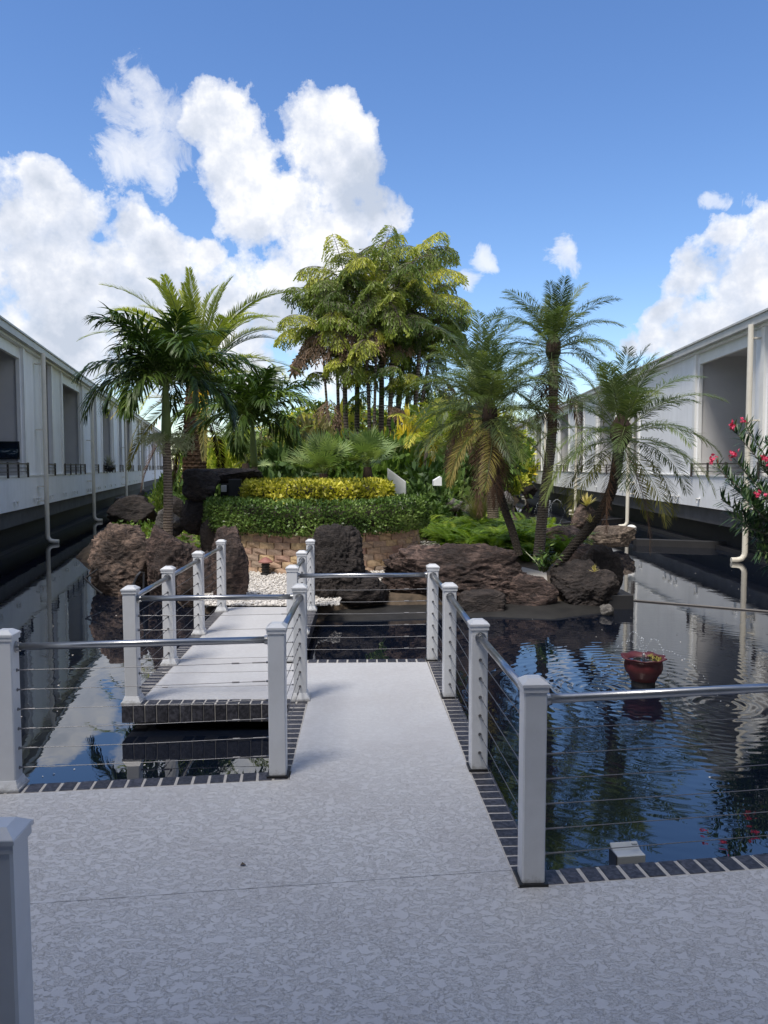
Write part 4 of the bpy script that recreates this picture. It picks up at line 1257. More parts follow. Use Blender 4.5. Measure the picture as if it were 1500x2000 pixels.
XMAS = cls('xmas', 1.55, [(82, 30), (68, 0), (52, -42), (30, -78)], 44, 0.58, 0.046, G_('frond_dark'), 200, k=3, vee=0.6, droop=0.34, bend=1.15, ang0=62, ang1=30, stalk=0.018, jit=0.16, start=0.10)
PYG = cls('pygmy', 1.35, [(82, 40), (68, 8), (50, -22), (28, -48), (2, -68), (-28, -82), (-62, -88)], 62, 0.27, 0.0135,
          [G_('frond_pygmy')] * 5 + [G_('frond_old'), G_('frond_dead', 'stalk_dead')], 300, k=3, vee=0.25, droop=0.22, bend=1.3, ang0=66, ang1=34, stalk=0.008, jit=0.10, seg=3, start=0.16)

# Canary date palm
t = thing('date_palm', 'tall thick trunked date palm with long arching fronds behind the left side palms', 'palm tree', (-5.4, 22, 0), 'palms of the garden island')
top = D(388, 722, 22)
trunk(t, [(-5.45, 22, -0.2), (D(381, 850, 22)), top], 0.30, 0.27, M['trunk_date'], n=150, ring=0.035, rfreq=9, knob=0.05, kn=11, pitch=0.16, sides=44)
crown(t, top + Vector((0, 0, 0.15)), DATE, [9, 12, 13, 10, 7, 4, 4, 3], 0.87, 6, rad=0.16)
mb = MB(); 
mb.lathe([(0.26, -0.5), (0.36, -0.2), (0.34, 0.1), (0.2, 0.35), (0.05, 0.5)], top, 24, wob=lambda an, r, z: .04 * noise.noise(Vector((an * 3, z * 9, 1)))); part('leaf_bases', mb, M['fiber'], t)

def xmas_palm(label, base, shaft0, shaft1, r, counts, sc, seed, infl=False, m='trunk_ring'):
    t = thing('christmas_palm', label, 'palm tree', base, 'palms of the garden island')
    trunk(t, [base, Vector(base).lerp(Vector(shaft0), 0.5) + Vector((0.02, 0, 0)), shaft0], r * 1.1, r * 0.85, M[m], n=140, ring=0.006, rfreq=16, sides=20)
    mb = MB(); a, b = Vector(shaft0), Vector(shaft1)
    mb.tube([a, a.lerp(b, .12), a.lerp(b, .5), a.lerp(b, .85), b], [r * .9, r * 1.15, r * .95, r * .7, r * .45], 16); part('crownshaft', mb, M['shaft'], t, smooth=True)
    crown(t, shaft1, XMAS, counts, sc, seed, rad=0.03)
    if infl:
        mb = MB(); rnd = random.Random(4)
        for i in range(26):
            an = rnd.uniform(0, 2 * PI); p = a + Vector((math.cos(an) * r, math.sin(an) * r, rnd.uniform(-.02, .12)))
            d = Vector((math.cos(an), math.sin(an), rnd.uniform(-.3, .5))); q = [p]
            for k in range(6): d = (d + Vector((0, 0, -.16))).normalized(); q.append(q[-1] + d * .065)
            mb.tube(q, .006, 4, cap=False)
            for k in range(1, 7):
                for j in range(7):
                    dd = Vector((rnd.gauss(0, 1), rnd.gauss(0, 1), rnd.gauss(-.2, 1))).normalized() * rnd.uniform(.06, .12)
                    mb.tube([q[k], q[k] + dd * .5 + Vector((0, 0, .01)), q[k] + dd], .003, 3, cap=False)
        part('flower_stalk', mb, M['flower_pale'], t)
    return t
xmas_palm('slim palm with glossy dark green fronds rising from the left boulders', D(327, 1075, 12.6), D(325, 862, 12.6), D(323, 742, 12.6), 0.072, [1, 5, 8, 8], 1.0, 11, True)
xmas_palm('shorter glossy dark green palm behind the black waterfall boulders', D(500, 985, 16), D(497, 912, 16), D(492, 822, 16), 0.068, [3, 6, 8, 5], 1.05, 14, False)

def pygmy(label, pts, r0, r1, counts, sc, seed, m='trunk_dark', knob=0.012, dead_fruit=True, name='pygmy_date_palm'):
    t = thing(name, label, 'palm tree', pts[0], 'palms of the garden island')
    trunk(t, pts, r0, r1, M[m], n=240, knob=knob, kn=7, pitch=0.055, sides=35)
    top = Vector(pts[-1])
    mb = MB(); mb.lathe([(r1 * .9, -.30), (r1 * 2.0, -.14), (r1 * 1.9, .02), (r1 * .8, .16), (.01, .22)], top, 18, wob=lambda an, r, z: .02 * noise.noise(Vector((an * 3, z * 12, seed)))); part('leaf_bases', mb, M['fiber'], t)
    crown(t, top + Vector((0, 0, 0.05)), PYG, counts, sc, seed, rad=r1 * 0.8)
    return t
pygmy('leftmost pygmy date palm of the trio, dark trunk under a brown skirt of dead fronds',
      [D(1014, 1085, 11.8), D(1000, 1035, 11.85), D(978, 970, 12), D(966, 900, 12), D(956, 800, 12)], 0.055, 0.06, [6, 11, 15, 15, 12, 6, 7], 0.97, 21)
pygmy('tallest pygmy date palm of the trio with a patterned grey trunk',
      [D(1052, 1085, 12.5), D(1062, 980, 12.5), D(1076, 870, 12.5), D(1081, 760, 12.5), D(1081, 672, 12.5)], 0.085, 0.060, [5, 9, 11, 11, 8, 3, 6], 0.94, 22, m='trunk_grey', knob=0.014)
pygmy('leaning pygmy date palm curving out over the right pond',
      [D(1084, 1112, 11.2), D(1120, 1066, 11.1), D(1166, 1010, 11.0), D(1198, 945, 10.9), D(1213, 835, 10.9)], 0.060, 0.075, [5, 8, 10, 10, 9, 5, 2], 1.03, 23)
pygmy('thick ringed palm trunk standing in the ferns behind the left palm of the trio',
      [D(963, 1012, 15.6), D(962, 950, 15.6), D(960, 850, 15.6), D(930, 735, 15.6)], 0.115, 0.08, [4, 7, 9, 9, 7, 5, 6], 1.15, 24, m='trunk_ring', knob=0.004, name='palm')

# fishtail palm cluster
M['fishtail'] = m_leaf('fishtail_leaf', (0.034, 0.058, 0.014), (0.120, 0.155, 0.030), (0.33, 0.32, 0.05), rough=0.4, trans=0.28, nsc=0.9)
M['fishtail_dry'] = m_leaf('fishtail_dry', (0.07, 0.045, 0.03), (0.17, 0.11, 0.07), (0.28, 0.19, 0.12), rough=0.7, trans=0.1, nsc=0.9)
def fish_mesh(seed, Ln, e0, e1, mats, pin=14, pl=1.15):
    rnd = random.Random(seed); mb = MB(); n = 18
    p = Vector((0, 0, 0)); pts = [p.copy()]; tans = []
    for i in range(n):
        s = i / (n - 1); e = R(e0 + (e1 - e0) * s ** 1.3); t = Vector((math.cos(e), 0, math.sin(e))); tans.append(t)
        p = p + t * (Ln / n); pts.append(p.copy())
    mb.tube(pts, [.035 * (1 - .85 * i / n) for i in range(n + 1)], 5, 1, cap=False)
    for i in range(pin):
        s = .22 + .78 * (i + .5) / pin; k = min(n - 1, int(s * n)); q = pts[k]; t = tans[k]
        for sg in (-1, 1):
            d = (t * .5 + Vector((0, sg, 0)) * .8 + Vector((0, 0, .15))).normalized()
            L_ = pl * (0.45 + .55 * math.sin(PI * min(1, .2 + .8 * s))) * rnd.uniform(.8, 1.15)
            c = q.copy(); m_ = 9; path = [c.copy()]
            for j in range(m_):
                d = (d + Vector((rnd.gauss(0, .04), rnd.gauss(0, .04), -.20))).normalized(); c = c + d * (L_ / m_); path.append(c.copy())
                for s2 in (-1, 1):
                    sd = d.cross(Vector((0, 0, 1))).normalized() * s2
                    w = (d * .55 + sd * .6 + Vector((0, 0, -.45)) + Vector((rnd.gauss(0, .2), rnd.gauss(0, .2), rnd.gauss(0, .15)))).normalized()
                    l = rnd.uniform(.20, .30); nn = w.cross(Vector((rnd.gauss(0, 1), rnd.gauss(0, 1), .4))).normalized() * rnd.uniform(.022, .040)
                    b = c + w * l
                    mb.add([c, b - nn, b + w * .03, b + nn], [(0, 1, 2), (0, 2, 3)])
            mb.tube(path, .008, 3, 1, cap=False)
    return mb.mesh('frond', mats)
FG, FD = (M['fishtail'], M['trunk_fish']), (M['fishtail_dry'], M['trunk_fish'])
FISH = [[fish_mesh(1, 2.7, 84, 20, FG), fish_mesh(2, 2.7, 74, 5, FG)], [fish_mesh(3, 2.9, 55, -20, FG), fish_mesh(4, 2.9, 45, -35, FG)],
        [fish_mesh(5, 2.8, 22, -50, FG), fish_mesh(6, 2.8, 10, -60, FG)], [fish_mesh(7, 2.5, -5, -70, FD), fish_mesh(8, 2.4, 5, -60, FD)]]
FL = ['fishtail palm at the left side of the tall clump, grey outer trunk', 'fishtail palm with a dark trunk, second from the left in the tall clump', 'thick dark trunked fishtail palm, third from the left in the tall clump',
      'fishtail palm with the pale thin trunk left of the clump middle', 'tallest fishtail palm, rising from the middle of the clump', 'dark fishtail palm directly right of the tallest stem',
      'thickest trunked fishtail palm, right of the clump middle', 'fishtail palm leaning out to the right with yellow green fronds', 'tall fishtail palm whose plume stands at the upper right of the clump',
      'slender fishtail palm leaning left with a brown hanging frond', 'small low fishtail palm in front of the clump middle', 'slender fishtail palm at the far right of the clump']
stems = [(663, 655, 590, 2, 28.4, 0.07), (686, 676, 520, 3, 28.0, .10), (697, 700, 560, 3, 28.6, .11), (716, 712, 600, 2, 27.4, .075), (740, 742, 490, 4, 28.2, .11), (748, 770, 545, 3, 27.6, .10), (762, 800, 575, 3, 28.4, .12),
         (782, 822, 590, 3, 28.0, .09), (776, 815, 500, 3, 29.0, .08), (670, 628, 610, 3, 27.8, .05), (730, 735, 635, 2, 27.2, .06), (790, 842, 650, 3, 28.7, .06)]
for i, (xb, xt, yt, cc, Y, r) in enumerate(stems):
    b = D(xb, 912, Y); b.z = 0; tp = D(xt, yt + 32, Y)
    t = thing('fishtail_palm', FL[i], 'palm tree', b, 'fishtail palms of the tall clump')
    mid = b.lerp(tp, .5) + Vector((random.uniform(-.15, .15), 0, 0))
    trunk(t, [b, mid, tp], r, r * .7, M['trunk_fish'], n=60, ring=0.006, rfreq=3, sides=12)
    rnd = random.Random(i)
    crown(t, tp, FISH, [2, 2 + (cc > 2), 2, 1 if i % 2 else 0], rnd.uniform(.62, .80), 40 + i, rad=0.06)
    # lower side fronds down the stem
    for k in range(cc + 2):
        f = rnd.uniform(.56, 1.0); p = b.lerp(tp, f)
        m = rnd.choice(FISH[1] + FISH[2] + (FISH[3] if k % 2 else []))
        link('frond', m, t, loc=p - b, rot=(rnd.uniform(-.3, .3), rnd.uniform(-.2, .2), rnd.uniform(0, 6.28)), scale=rnd.uniform(.45, .7))
# two fronds reaching left in the photograph
for (px, py, az, s, m) in ((668, 672, PI + .15, .85, FISH[3][1]), (670, 640, PI - .3, .75, FISH[3][1]), (700, 570, PI + .3, .75, FISH[2][0]), (800, 560, -.1, .75, FISH[1][1]), (815, 610, .25, .7, FISH[2][0]),
                           (735, 600, -PI / 2 + .4, .8, FISH[2][1]), (700, 640, -PI / 2 - .5, .8, FISH[3][0]), (770, 640, -PI / 2 + .1, .8, FISH[2][0]), (800, 520, .3, .7, FISH[1][0])):
    q = D(px, py, 28.0); link('frond', m, t, loc=q - b, rot=(0, 0, az), scale=s)

# ================================================================ SHRUBS, FERNS, FAN PALMS
def fan_leaf(seed, Rr=0.42, nseg=26, span=290):
    rnd = random.Random(seed); mb = MB()
    L_ = 0.5
    mb.tube([(0, 0, 0), (L_ * .5, 0, .02), (L_, 0, 0)], .007, 4, 1, cap=False)
    for i in range(nseg):
        a = R(-span / 2 + span * i / (nseg - 1))
        d = Vector((math.cos(a), math.sin(a), .12 + .25 * abs(math.sin(a))))
        leaf_blade(mb, (L_, 0, 0), d, Rr * (0.75 + .25 * math.cos(a / 2)) * rnd.uniform(.9, 1.05), .028, .05 + rnd.uniform(0, .10), 5)
    return mb.mesh('fan_leaf', (M['fan_green'], M['stalk']))
M['fan_green'] = m_leaf('fan_palm_leaf', (0.06, 0.09, 0.035), (0.13, 0.18, 0.07), (0.28, 0.33, 0.14), rough=0.4, trans=0.2)
FANS = [fan_leaf(s) for s in range(4)]
def fan_palm(label, base, n, sc, seed):
    t = thing('fan_palm', label, 'fan palm', base, 'fan palms behind the hedges')
    rnd = random.Random(seed)
    mb = MB(); mb.tube([(base[0], base[1], base[2] - .8), (base[0], base[1], base[2] - .3), Vector(base)], [.10, .12, .08], 12); part('trunk', mb, M['fiber'], t)
    for i in range(n):
        az = i * 2.4 + rnd.uniform(-.2, .2); el = R(rnd.uniform(5, 80) if i > 5 else rnd.uniform(60, 85))
        link('fan_leaf', rnd.choice(FANS), t, loc=(0, 0, rnd.uniform(-.1, .1)), rot=(rnd.uniform(-.4, .4), -el, az), scale=sc * rnd.uniform(.85, 1.15))
fan_palm('spiky fan palm rising behind the yellow hedge, left one of the pair', D(632, 925, 14.9), 26, .92, 3)
fan_palm('spiky fan palm rising behind the yellow hedge, right one of the pair', D(718, 912, 15.6), 26, .95, 5)
fan_palm('small fan palm by the shorter glossy palm', D(480, 905, 18.5), 10, .8, 9)

def bush_mesh(name, m, nleaf, lsz, seed, rx=1.0, rz=1.0, asp=0.4, clumps=16, up=0.3, seg=0):
    rnd = random.Random(seed); mb = MB(); mb.c = []
    cl = []
    for i in range(clumps):
        a = rnd.uniform(0, 2 * PI); e = rnd.uniform(-.2, 1.5); r = rnd.uniform(.25, .78)
        cl.append((Vector((math.cos(a) * math.cos(e) * r * rx, math.sin(a) * math.cos(e) * r * rx, max(0.12, (0.45 + 0.55 * math.sin(e) * r)) * rz)), rnd.uniform(.22, .42), rnd.random()))
    for i in range(nleaf):
        c, cr, ct = rnd.choice(cl)
        v = Vector((rnd.gauss(0, 1), rnd.gauss(0, 1), rnd.gauss(0, 1))).normalized() * cr * rnd.random() ** .35
        p = c + Vector((v.x, v.y, v.z * .8))
        if p.z < 0.02: p.z = rnd.uniform(.02, .1)
        d = (v.normalized() * .6 + Vector((rnd.gauss(0, .6), rnd.gauss(0, .6), rnd.gauss(up, .5)))).normalized()
        s = lsz * rnd.uniform(.6, 1.3); sd = d.cross(Vector((rnd.gauss(0, 1), rnd.gauss(0, 1), rnd.gauss(0, 1)))).normalized() * s * asp
        m_ = p + d * s * .5
        mb.add([p, m_ - sd * .5, m_ + sd * .5, p + d * s], [(0, 1, 3, 2)])
        tv = min(1, max(0, ct * .55 + rnd.random() * .45)); mb.c += [tv] * 4
    for c, cr, ct in cl:
        mb.tube([(0, 0, 0), c * .5, c], [.03 * rx, .02 * rx, .008 * rx], 4, 1, cap=False)
    while len(mb.c) < len(mb.v): mb.c.append(.2)
    return mb.mesh(name, (m, M['twig']))
M['green_a'] = m_leaf('shrub_green', (0.030, 0.056, 0.013), (0.080, 0.135, 0.025), (0.19, 0.24, 0.05), trans=.25, attr=True, nsc=1.0)
M['green_b'] = m_leaf('shrub_lime', (0.07, 0.10, 0.015), (0.18, 0.22, 0.03), (0.40, 0.38, 0.06), trans=.3, attr=True, nsc=1.0)
M['green_c'] = m_leaf('shrub_deep', (0.018, 0.036, 0.011), (0.048, 0.085, 0.022), (0.11, 0.155, 0.04), trans=.15, attr=True, nsc=1.0)
M['olive'] = m_leaf('shrub_olive', (0.05, 0.05, 0.02), (0.12, 0.11, 0.04), (0.23, 0.19, 0.07), trans=.2, attr=True, nsc=1.0)
M['gold'] = m_leaf('shrub_gold', (0.13, 0.13, 0.02), (0.36, 0.30, 0.03), (0.58, 0.46, 0.06), trans=.3, attr=True, nsc=1.0)
BUSH = {k: [bush_mesh('foliage', M[k], 2600, .16, 60 + i + 7 * j) for i in range(2)] for j, k in enumerate(('green_a', 'green_b', 'green_c', 'olive', 'gold'))}
def shrub(label, base, k, sx, sz, seed=0, group=None, cat='shrub', name='shrub'):
    rnd = random.Random(seed)
    o = link(name, BUSH[k][seed % 2], loc=base, rot=(0, 0, rnd.uniform(0, 6)), scale=(sx, sx, sz))
    return tag(o, label, cat, group)
sh = [  # px, Y, ybase z, radius, height
    ('low dark green hedge shrub beyond the slim palm at the left shore', 325, 24, 'green_a', .55, 1.45), ('yellow edged shrub at the foot of the thick date palm', 372, 26, 'green_b', .7, 1.3),
    ('lime green shrub left of the shorter glossy palm', 435, 20.5, 'green_b', 1.1, 1.35), ('dark shrub right of the shorter glossy palm', 545, 21, 'green_c', 1.5, 2.2),
    ('tall olive shrub between the shorter palm and the fan palms', 590, 25, 'olive', 1.7, 3.2), ('deep green shrub behind the left fan palm', 650, 23, 'green_a', 1.6, 2.4),
    ('broad green shrub at the foot of the fishtail clump', 745, 24, 'green_a', 1.8, 2.5), ('dark low shrub right of the white slanted wall', 815, 19.5, 'green_c', 1.1, 1.25),
    ('deep green shrub under the left palm of the trio', 880, 22, 'green_c', 1.6, 2.0), ('yellow green shrub at the back of the right pond', 985, 36, 'green_b', 1.3, 1.6),
    ('golden shrub under the fishtail clump on the right', 800, 26, 'gold', 1.0, 3.2), ('lime shrub beside the right pond far behind the trio', 1000, 45, 'green_b', 2.0, 2.3),
    ('dark green shrub at the far right bank', 960, 30, 'green_a', 1.8, 3.0), ('golden leaved shrub behind the shorter glossy palm', 470, 27, 'green_b', 1.5, 2.6),
     ('small gold croton near the trunk of the shorter palm', 520, 18.5, 'gold', .45, .75),
    ('low dark shrub behind the topmost black boulder', 405, 19, 'green_c', 1.1, 1.4), ('low spreading green shrub behind the yellow hedge on the left', 545, 17.6, 'green_a', 1.1, 1.25),
    ('low green shrub behind the yellow hedge on the right', 690, 18, 'green_c', 1.2, 1.4)]
for i, (lb_, px, Y, k, rx, hz) in enumerate(sh):
    shrub(lb_, ((px - 750) / F_PX * Y, Y, 0.0), k, rx, hz, i)

# fern bed, right of the hedge
def fern_frond(mb, base, az, Ln, rnd, e0=1.1, e1=-.5, tint=.5):
    n = 12; p = Vector(base); c0 = len(mb.v)
    ca, sa = math.cos(az), math.sin(az); sd = Vector((-sa, ca, 0))
    for i in range(n):
        s = i / (n - 1); e = e0 + (e1 - e0) * s
        t = Vector((ca * math.cos(e), sa * math.cos(e), math.sin(e)))
        l = Ln * .17 * math.sin(PI * min(1, .18 + .82 * s)) ** .7
        q = p + t * (Ln / n)
        for sg in (-1, 1):
            d = sd * sg + t * .35
            mb.add([p, p + d * l * .5 + t * .014, p + d * l, p + d * l * .5 - t * .014 + Vector((0, 0, -.004))], [(0, 1, 2, 3)])
            m_ = p + t * (Ln / n * .5)
            mb.add([m_, m_ + d * l * .5 + t * .014, m_ + d * l * .97, m_ + d * l * .5 - t * .014], [(0, 1, 2, 3)])
        p = q
    mb.c += [tint] * (len(mb.v) - c0)
M['fern'] = m_leaf('fern_green', (0.030, 0.060, 0.008), (0.095, 0.150, 0.018), (0.23, 0.28, 0.035), rough=.5, trans=.3, attr=True, nsc=2)
mb = MB(); mb.c = []; rnd = random.Random(8)
for i in range(125):
    while True:
        y = rnd.uniform(13.6, 18.8); x = rnd.uniform(.85, 3.65)
        if inside(x, y, [(0.95, 15.8), (1.5, 14.3), (2.4, 13.3), (3.3, 12.9), (3.6, 15), (3.5, 18.5), (0.9, 18.8)]): break
    h = rnd.uniform(.0, .16)
    tb = rnd.random()
    for k in range(10):
        fern_frond(mb, (x, y, h), rnd.uniform(0, 6.28), rnd.uniform(.55, .95), rnd, rnd.uniform(.9, 1.45), rnd.uniform(-.9, 0), min(1, tb * .6 + rnd.random() * .4))
single('fern_bed', mb, M['fern'], 'bright yellow green bed of ferns right of the hedge and behind the longest boulder', 'ferns', (2.3, 15.5, 0), kind='stuff')
# grass tuft
M['straw'] = m_leaf('straw_grass', (0.16, 0.15, 0.05), (0.33, 0.30, 0.12), trans=.2)
mb = MB()
gpt = D(935, 985, 17.3)
for i in range(420):
    an = rnd.uniform(0, 6.28); e = rnd.uniform(.7, 1.5)
    leaf_blade(mb, (gpt.x + rnd.gauss(0, .07), gpt.y + rnd.gauss(0, .07), gpt.z - .35), (math.cos(an) * math.cos(e), math.sin(an) * math.cos(e), math.sin(e)), rnd.uniform(.5, .95), .009, .22, 5)
single('grass_tuft', mb, M['straw'], 'straw coloured tuft of ornamental grass left of the thick palm trunk', 'grass tuft', (gpt.x, gpt.y, 0))
# dark leafy plant at the foot of the leaning palm
def rosette(name, label, base, n, Ln, w, m, cat, droop=.12, emin=.3, seed=0, seg=5):
    mb = MB(); rnd = random.Random(seed)
    for i in range(n):
        an = i * 2.4; e = rnd.uniform(emin, 1.4)
        leaf_blade(mb, Vector(base) + Vector((0, 0, rnd.uniform(0, .03))), (math.cos(an) * math.cos(e), math.sin(an) * math.cos(e), math.sin(e)), Ln * rnd.uniform(.7, 1.15), w, droop, seg)
    return single(name, mb, m, label, cat, base)
M['bloom'] = m_leaf('bromeliad_leaf', (0.20, 0.18, 0.06), (0.42, 0.34, 0.14), trans=.2)
rosette('bromeliad', 'pale yellow and pink rosette plant on top of the cone shaped boulder', D(1146, 990, 18.4), 26, .34, .06, M['bloom'], 'bromeliad', .05, .5, 3)
rosette('bromeliad', 'small yellowish rosette plant on the front of the corner boulder', D(1160, 1118, 9.75), 12, .10, .02, M['bloom'], 'bromeliad', .1, .3, 4)
rosette('bromeliad', 'small yellowish rosette plant growing on the leaning palm trunk', D(1152, 1022, 10.9), 12, .13, .02, M['bloom'], 'bromeliad', .1, .3, 5)
lp = D(1062, 1118, 10.5)
mb = MB(); mb.c = []; rnd = random.Random(6)
t = thing('leafy_plant', 'small dark leafy plant between the boulders at the foot of the leaning palm', 'plant', lp)
st = MB()
for i in range(13):
    an = rnd.uniform(0, 6.28); e = rnd.uniform(.6, 1.4); Ln = rnd.uniform(.22, .42); d = Vector((math.cos(an) * math.cos(e), math.sin(an) * math.cos(e), math.sin(e)))
    st.tube([lp, lp + d * Ln * .5 + Vector((0, 0, .02)), lp + d * Ln], .006, 4, cap=False)
    for k in range(11):
        f = .3 + .7 * k / 10; q = lp + d * Ln * f
        dd = (d * .5 + Vector((rnd.gauss(0, .8), rnd.gauss(0, .8), rnd.gauss(.1, .5)))).normalized()
        c0 = len(mb.v); leaf_blade(mb, q, dd, rnd.uniform(.07, .12), .045, .1, 5); mb.c += [rnd.random()] * (len(mb.v) - c0)
part('stem', st, M['stalk'], t); part('foliage', mb, M['green_c'], t)

# traveller's palms with paddle leaves
M['paddle'] = m_leaf('paddle_leaf', (0.16, 0.17, 0.03), (0.36, 0.30, 0.05), (0.50, 0.38, 0.07), rough=.4, trans=.3, nsc=1.0)
M['paddle_green'] = m_leaf('paddle_leaf_green', (0.05, 0.09, 0.02), (0.12, 0.18, 0.04), (0.24, 0.28, 0.07), rough=.4, trans=.3, nsc=1.0)
def paddle(mb, base, d, Lp, Lb, w, droop, rnd):
    d = Vector(d).normalized(); p = Vector(base); q = p + d * Lp
    mb.tube([p, q], [.035, .02], 5, 1, cap=False)
    s = Vector((0, 1, 0)).cross(d).normalized(); n = 8
    tilt = rnd.uniform(-.5, .5); s = (s * math.cos(tilt) + Vector((0, 1, 0)) * math.sin(tilt)).normalized()
    L_ = []; 
    for i in range(n + 1):
        f = i / n; ww = w * math.sin(PI * (.06 + .9 * f)) ** .6 * .5
        for sg in (-1, 1):
            L_.append(q + s * sg * ww + Vector((0, -.04, 0)) * (1 if sg else 0)); 
        L_.append(q.copy())
        q = q + d * (Lb / n); d = (d + Vector((0, 0, -droop))).normalized()
    fs = []
    for i in range(n):
        a = 3 * i
        fs += [(a, a + 3, a + 5, a + 2), (a + 2, a + 5, a + 4, a + 1)]
    mb.add(L_, fs)
def traveller(label, base, hgt, n, sc, m, seed, spread=75):
    rnd = random.Random(seed); t = thing('travellers_palm', label, 'travellers palm', base, 'paddle leaved palms behind the garden')
    b = Vector(base); mb = MB(); mb.tube([b, b + Vector((0, 0, hgt))], [.16, .13], 10); part('trunk', mb, M['trunk_grey'], t)
    for i in range(n):
        a = R(-spread + 2 * spread * i / (n - 1) + rnd.uniform(-4, 4))
        mb = MB(); paddle(mb, b + Vector((0, rnd.uniform(-.05, .05), hgt)), (math.sin(a), rnd.uniform(-.12, .12), math.cos(a)), 1.3 * sc, 1.5 * sc * rnd.uniform(.85, 1.1), .42 * sc, .06 + .10 * abs(math.sin(a)), rnd)
        part('paddle_leaf', mb, (m, M['stalk']), t)
traveller('paddle leaved palm with golden leaves left of the fishtail clump', ((668 - 750) / F_PX * 31, 31, 0), 1.4, 9, 1.1, M['paddle'], 3, 62)
traveller('paddle leaved palm with golden leaves among the fishtail stems', ((770 - 750) / F_PX * 33, 33, 0), 1.0, 8, 1.0, M['paddle'], 5, 70)
traveller('small green paddle leaved palm beside the shorter glossy palm', ((465 - 750) / F_PX * 19.5, 19.5, 0.0), .25, 6, .45, M['paddle_green'], 6, 60)
traveller('green paddle leaved palm right of the fishtail clump', ((870 - 750) / F_PX * 34, 34, 0), 1.2, 8, 1.0, M['paddle_green'], 9, 70)

# slender garden palms between the clump and the trio
M['frond_lime'] = m_leaf('lime_frond', (0.08, 0.11, 0.02), (0.19, 0.23, 0.04), (0.42, 0.36, 0.07), rough=0.42, trans=0.3)
LIME = cls('lime', 1.9, [(78, 20), (55, -15), (30, -50), (5, -75)], 40, 0.42, 0.035, [G_('frond_lime')] * 3 + [G_('frond_old')], 400, k=2, vee=0.3, droop=0.3, stalk=0.014, seg=3)
areca = [(820, 24, 4.0, 'slender yellow green palm right of the fishtail clump, front one'), (868, 27, 4.6, 'slender yellow green palm behind the left palm of the trio'), (905, 25, 3.6, 'slender palm hidden behind the left palm of the trio'),
         (575, 27, 3.6, 'slender yellow green palm left of the paddle leaved palm'), (538, 23, 3.0, 'thin trunked palm right of the shorter glossy palm'), (640, 30, 3.0, 'short slender palm below the golden paddle leaves'),
         (945, 33, 5.0, 'slender palm deep behind the trio'), (440, 30, 3.8, 'slender palm between the date palm and the shorter palm'), (790, 30, 3.4, 'slender palm among the right fishtail stems'),
         (985, 38, 5.2, 'slender palm at the far right end of the garden'), (700, 26.5, 2.6, 'low yellow green palm at the left foot of the fishtail clump'), (760, 25.5, 2.2, 'low yellow green palm at the right foot of the fishtail clump')]
for i, (px, Y, hgt, lb_) in enumerate(areca):
    b = Vector(((px - 750) / F_PX * Y, Y, 0)); rnd = random.Random(i + 70)
    t = thing('slender_palm', lb_, 'palm tree', b, 'slender palms in the thicket')
    tp = b + Vector((rnd.uniform(-.3, .3), 0, hgt * .62))
    trunk(t, [b, b.lerp(tp, .5) + Vector((rnd.uniform(-.1, .1), 0, 0)), tp], .07, .05, M['trunk_grey'], n=40, ring=.005, rfreq=5, sides=10)
    crown(t, tp, LIME, [3, 4, 4, 3], 1.0, 80 + i, rad=.04)

# thicket that closes the garden
rnd = random.Random(17)
prof = [(230, 800), (300, 800), (330, 850), (400, 860), (450, 850), (520, 845), (560, 800), (620, 775), (680, 790), (760, 800), (820, 770), (880, 760), (950, 790), (1010, 830), (1060, 870), (1120, 880)]
def top_at(px):
    for i in range(len(prof) - 1):
        if prof[i][0] <= px <= prof[i + 1][0]:
            f = (px - prof[i][0]) / (prof[i + 1][0] - prof[i][0]); return prof[i][1] * (1 - f) + prof[i + 1][1] * f
    return 880
mats = ['green_a', 'green_b', 'green_c', 'olive', 'gold']
for bi, (Ya, Yb, nl, sz) in enumerate(((30, 36, 15000, .26), (38, 50, 24000, .34))):
    mb = MB(); mb.c = []
    for i in range(nl):
        px = rnd.uniform(345 if bi else 350, 1040 if bi else 985); Y = rnd.uniform(Ya, Yb)
        X = (px - 750) / F_PX * Y
        tz = H_EYE + (912 - top_at(px) - (0 if bi else -22)) / F_PX * Y
        tz *= 0.86 + 0.32 * noise.noise(Vector((X * .45, Y * .3, bi * 5)))
        z = tz * (1 - abs(rnd.gauss(0, .33)))
        if z < 0.05: z = rnd.uniform(.05, tz)
        cn = noise.noise(Vector((X * .8, Y * .8, z * .9)))
        if cn < -.12: continue
        p = Vector((X, Y, z)); d = Vector((rnd.gauss(0, 1), rnd.gauss(-.4, 1), rnd.gauss(.3, .8))).normalized()
        s = sz * rnd.uniform(.5, 1.3); sd = d.cross(Vector((rnd.gauss(0, 1), rnd.gauss(0, 1), rnd.gauss(0, 1)))).normalized() * s * .22
        m_ = p + d * s * .5
        zone = noise.noise(Vector((X * .5 + 20, Y * .3, z * .5)))
        mi = 0 if zone < -.1 else (1 if zone < .16 else (3 if zone < .26 else 4 if zone < .36 else 2))
        if rnd.random() < .14: mi = 2
        mb.add([p, m_ - sd, m_ + sd, p + d * s], [(0, 1, 3, 2)], mi)
        mb.c += [min(1, max(0, .5 + cn * .9 + rnd.gauss(0, .18)))] * 4
    single('thicket', mb, [M[k] for k in mats], ('dense mixed green and yellow thicket closing the back of the garden', 'farther tree mass beyond the garden thicket')[bi], 'thicket', (0, Ya, 0), kind='stuff')
mb = MB(); rnd = random.Random(2)
for i in range(70):
    px = rnd.uniform(330, 980); Y = rnd.uniform(24, 40); x = (px - 750) / F_PX * Y
    h = rnd.uniform(1.2, 3.2)
    mb.tube([(x, Y, 0), (x + rnd.gauss(0, .12), Y, h * .5), (x + rnd.gauss(0, .3), Y, h)], [.05, .035, .02], 5, cap=False)
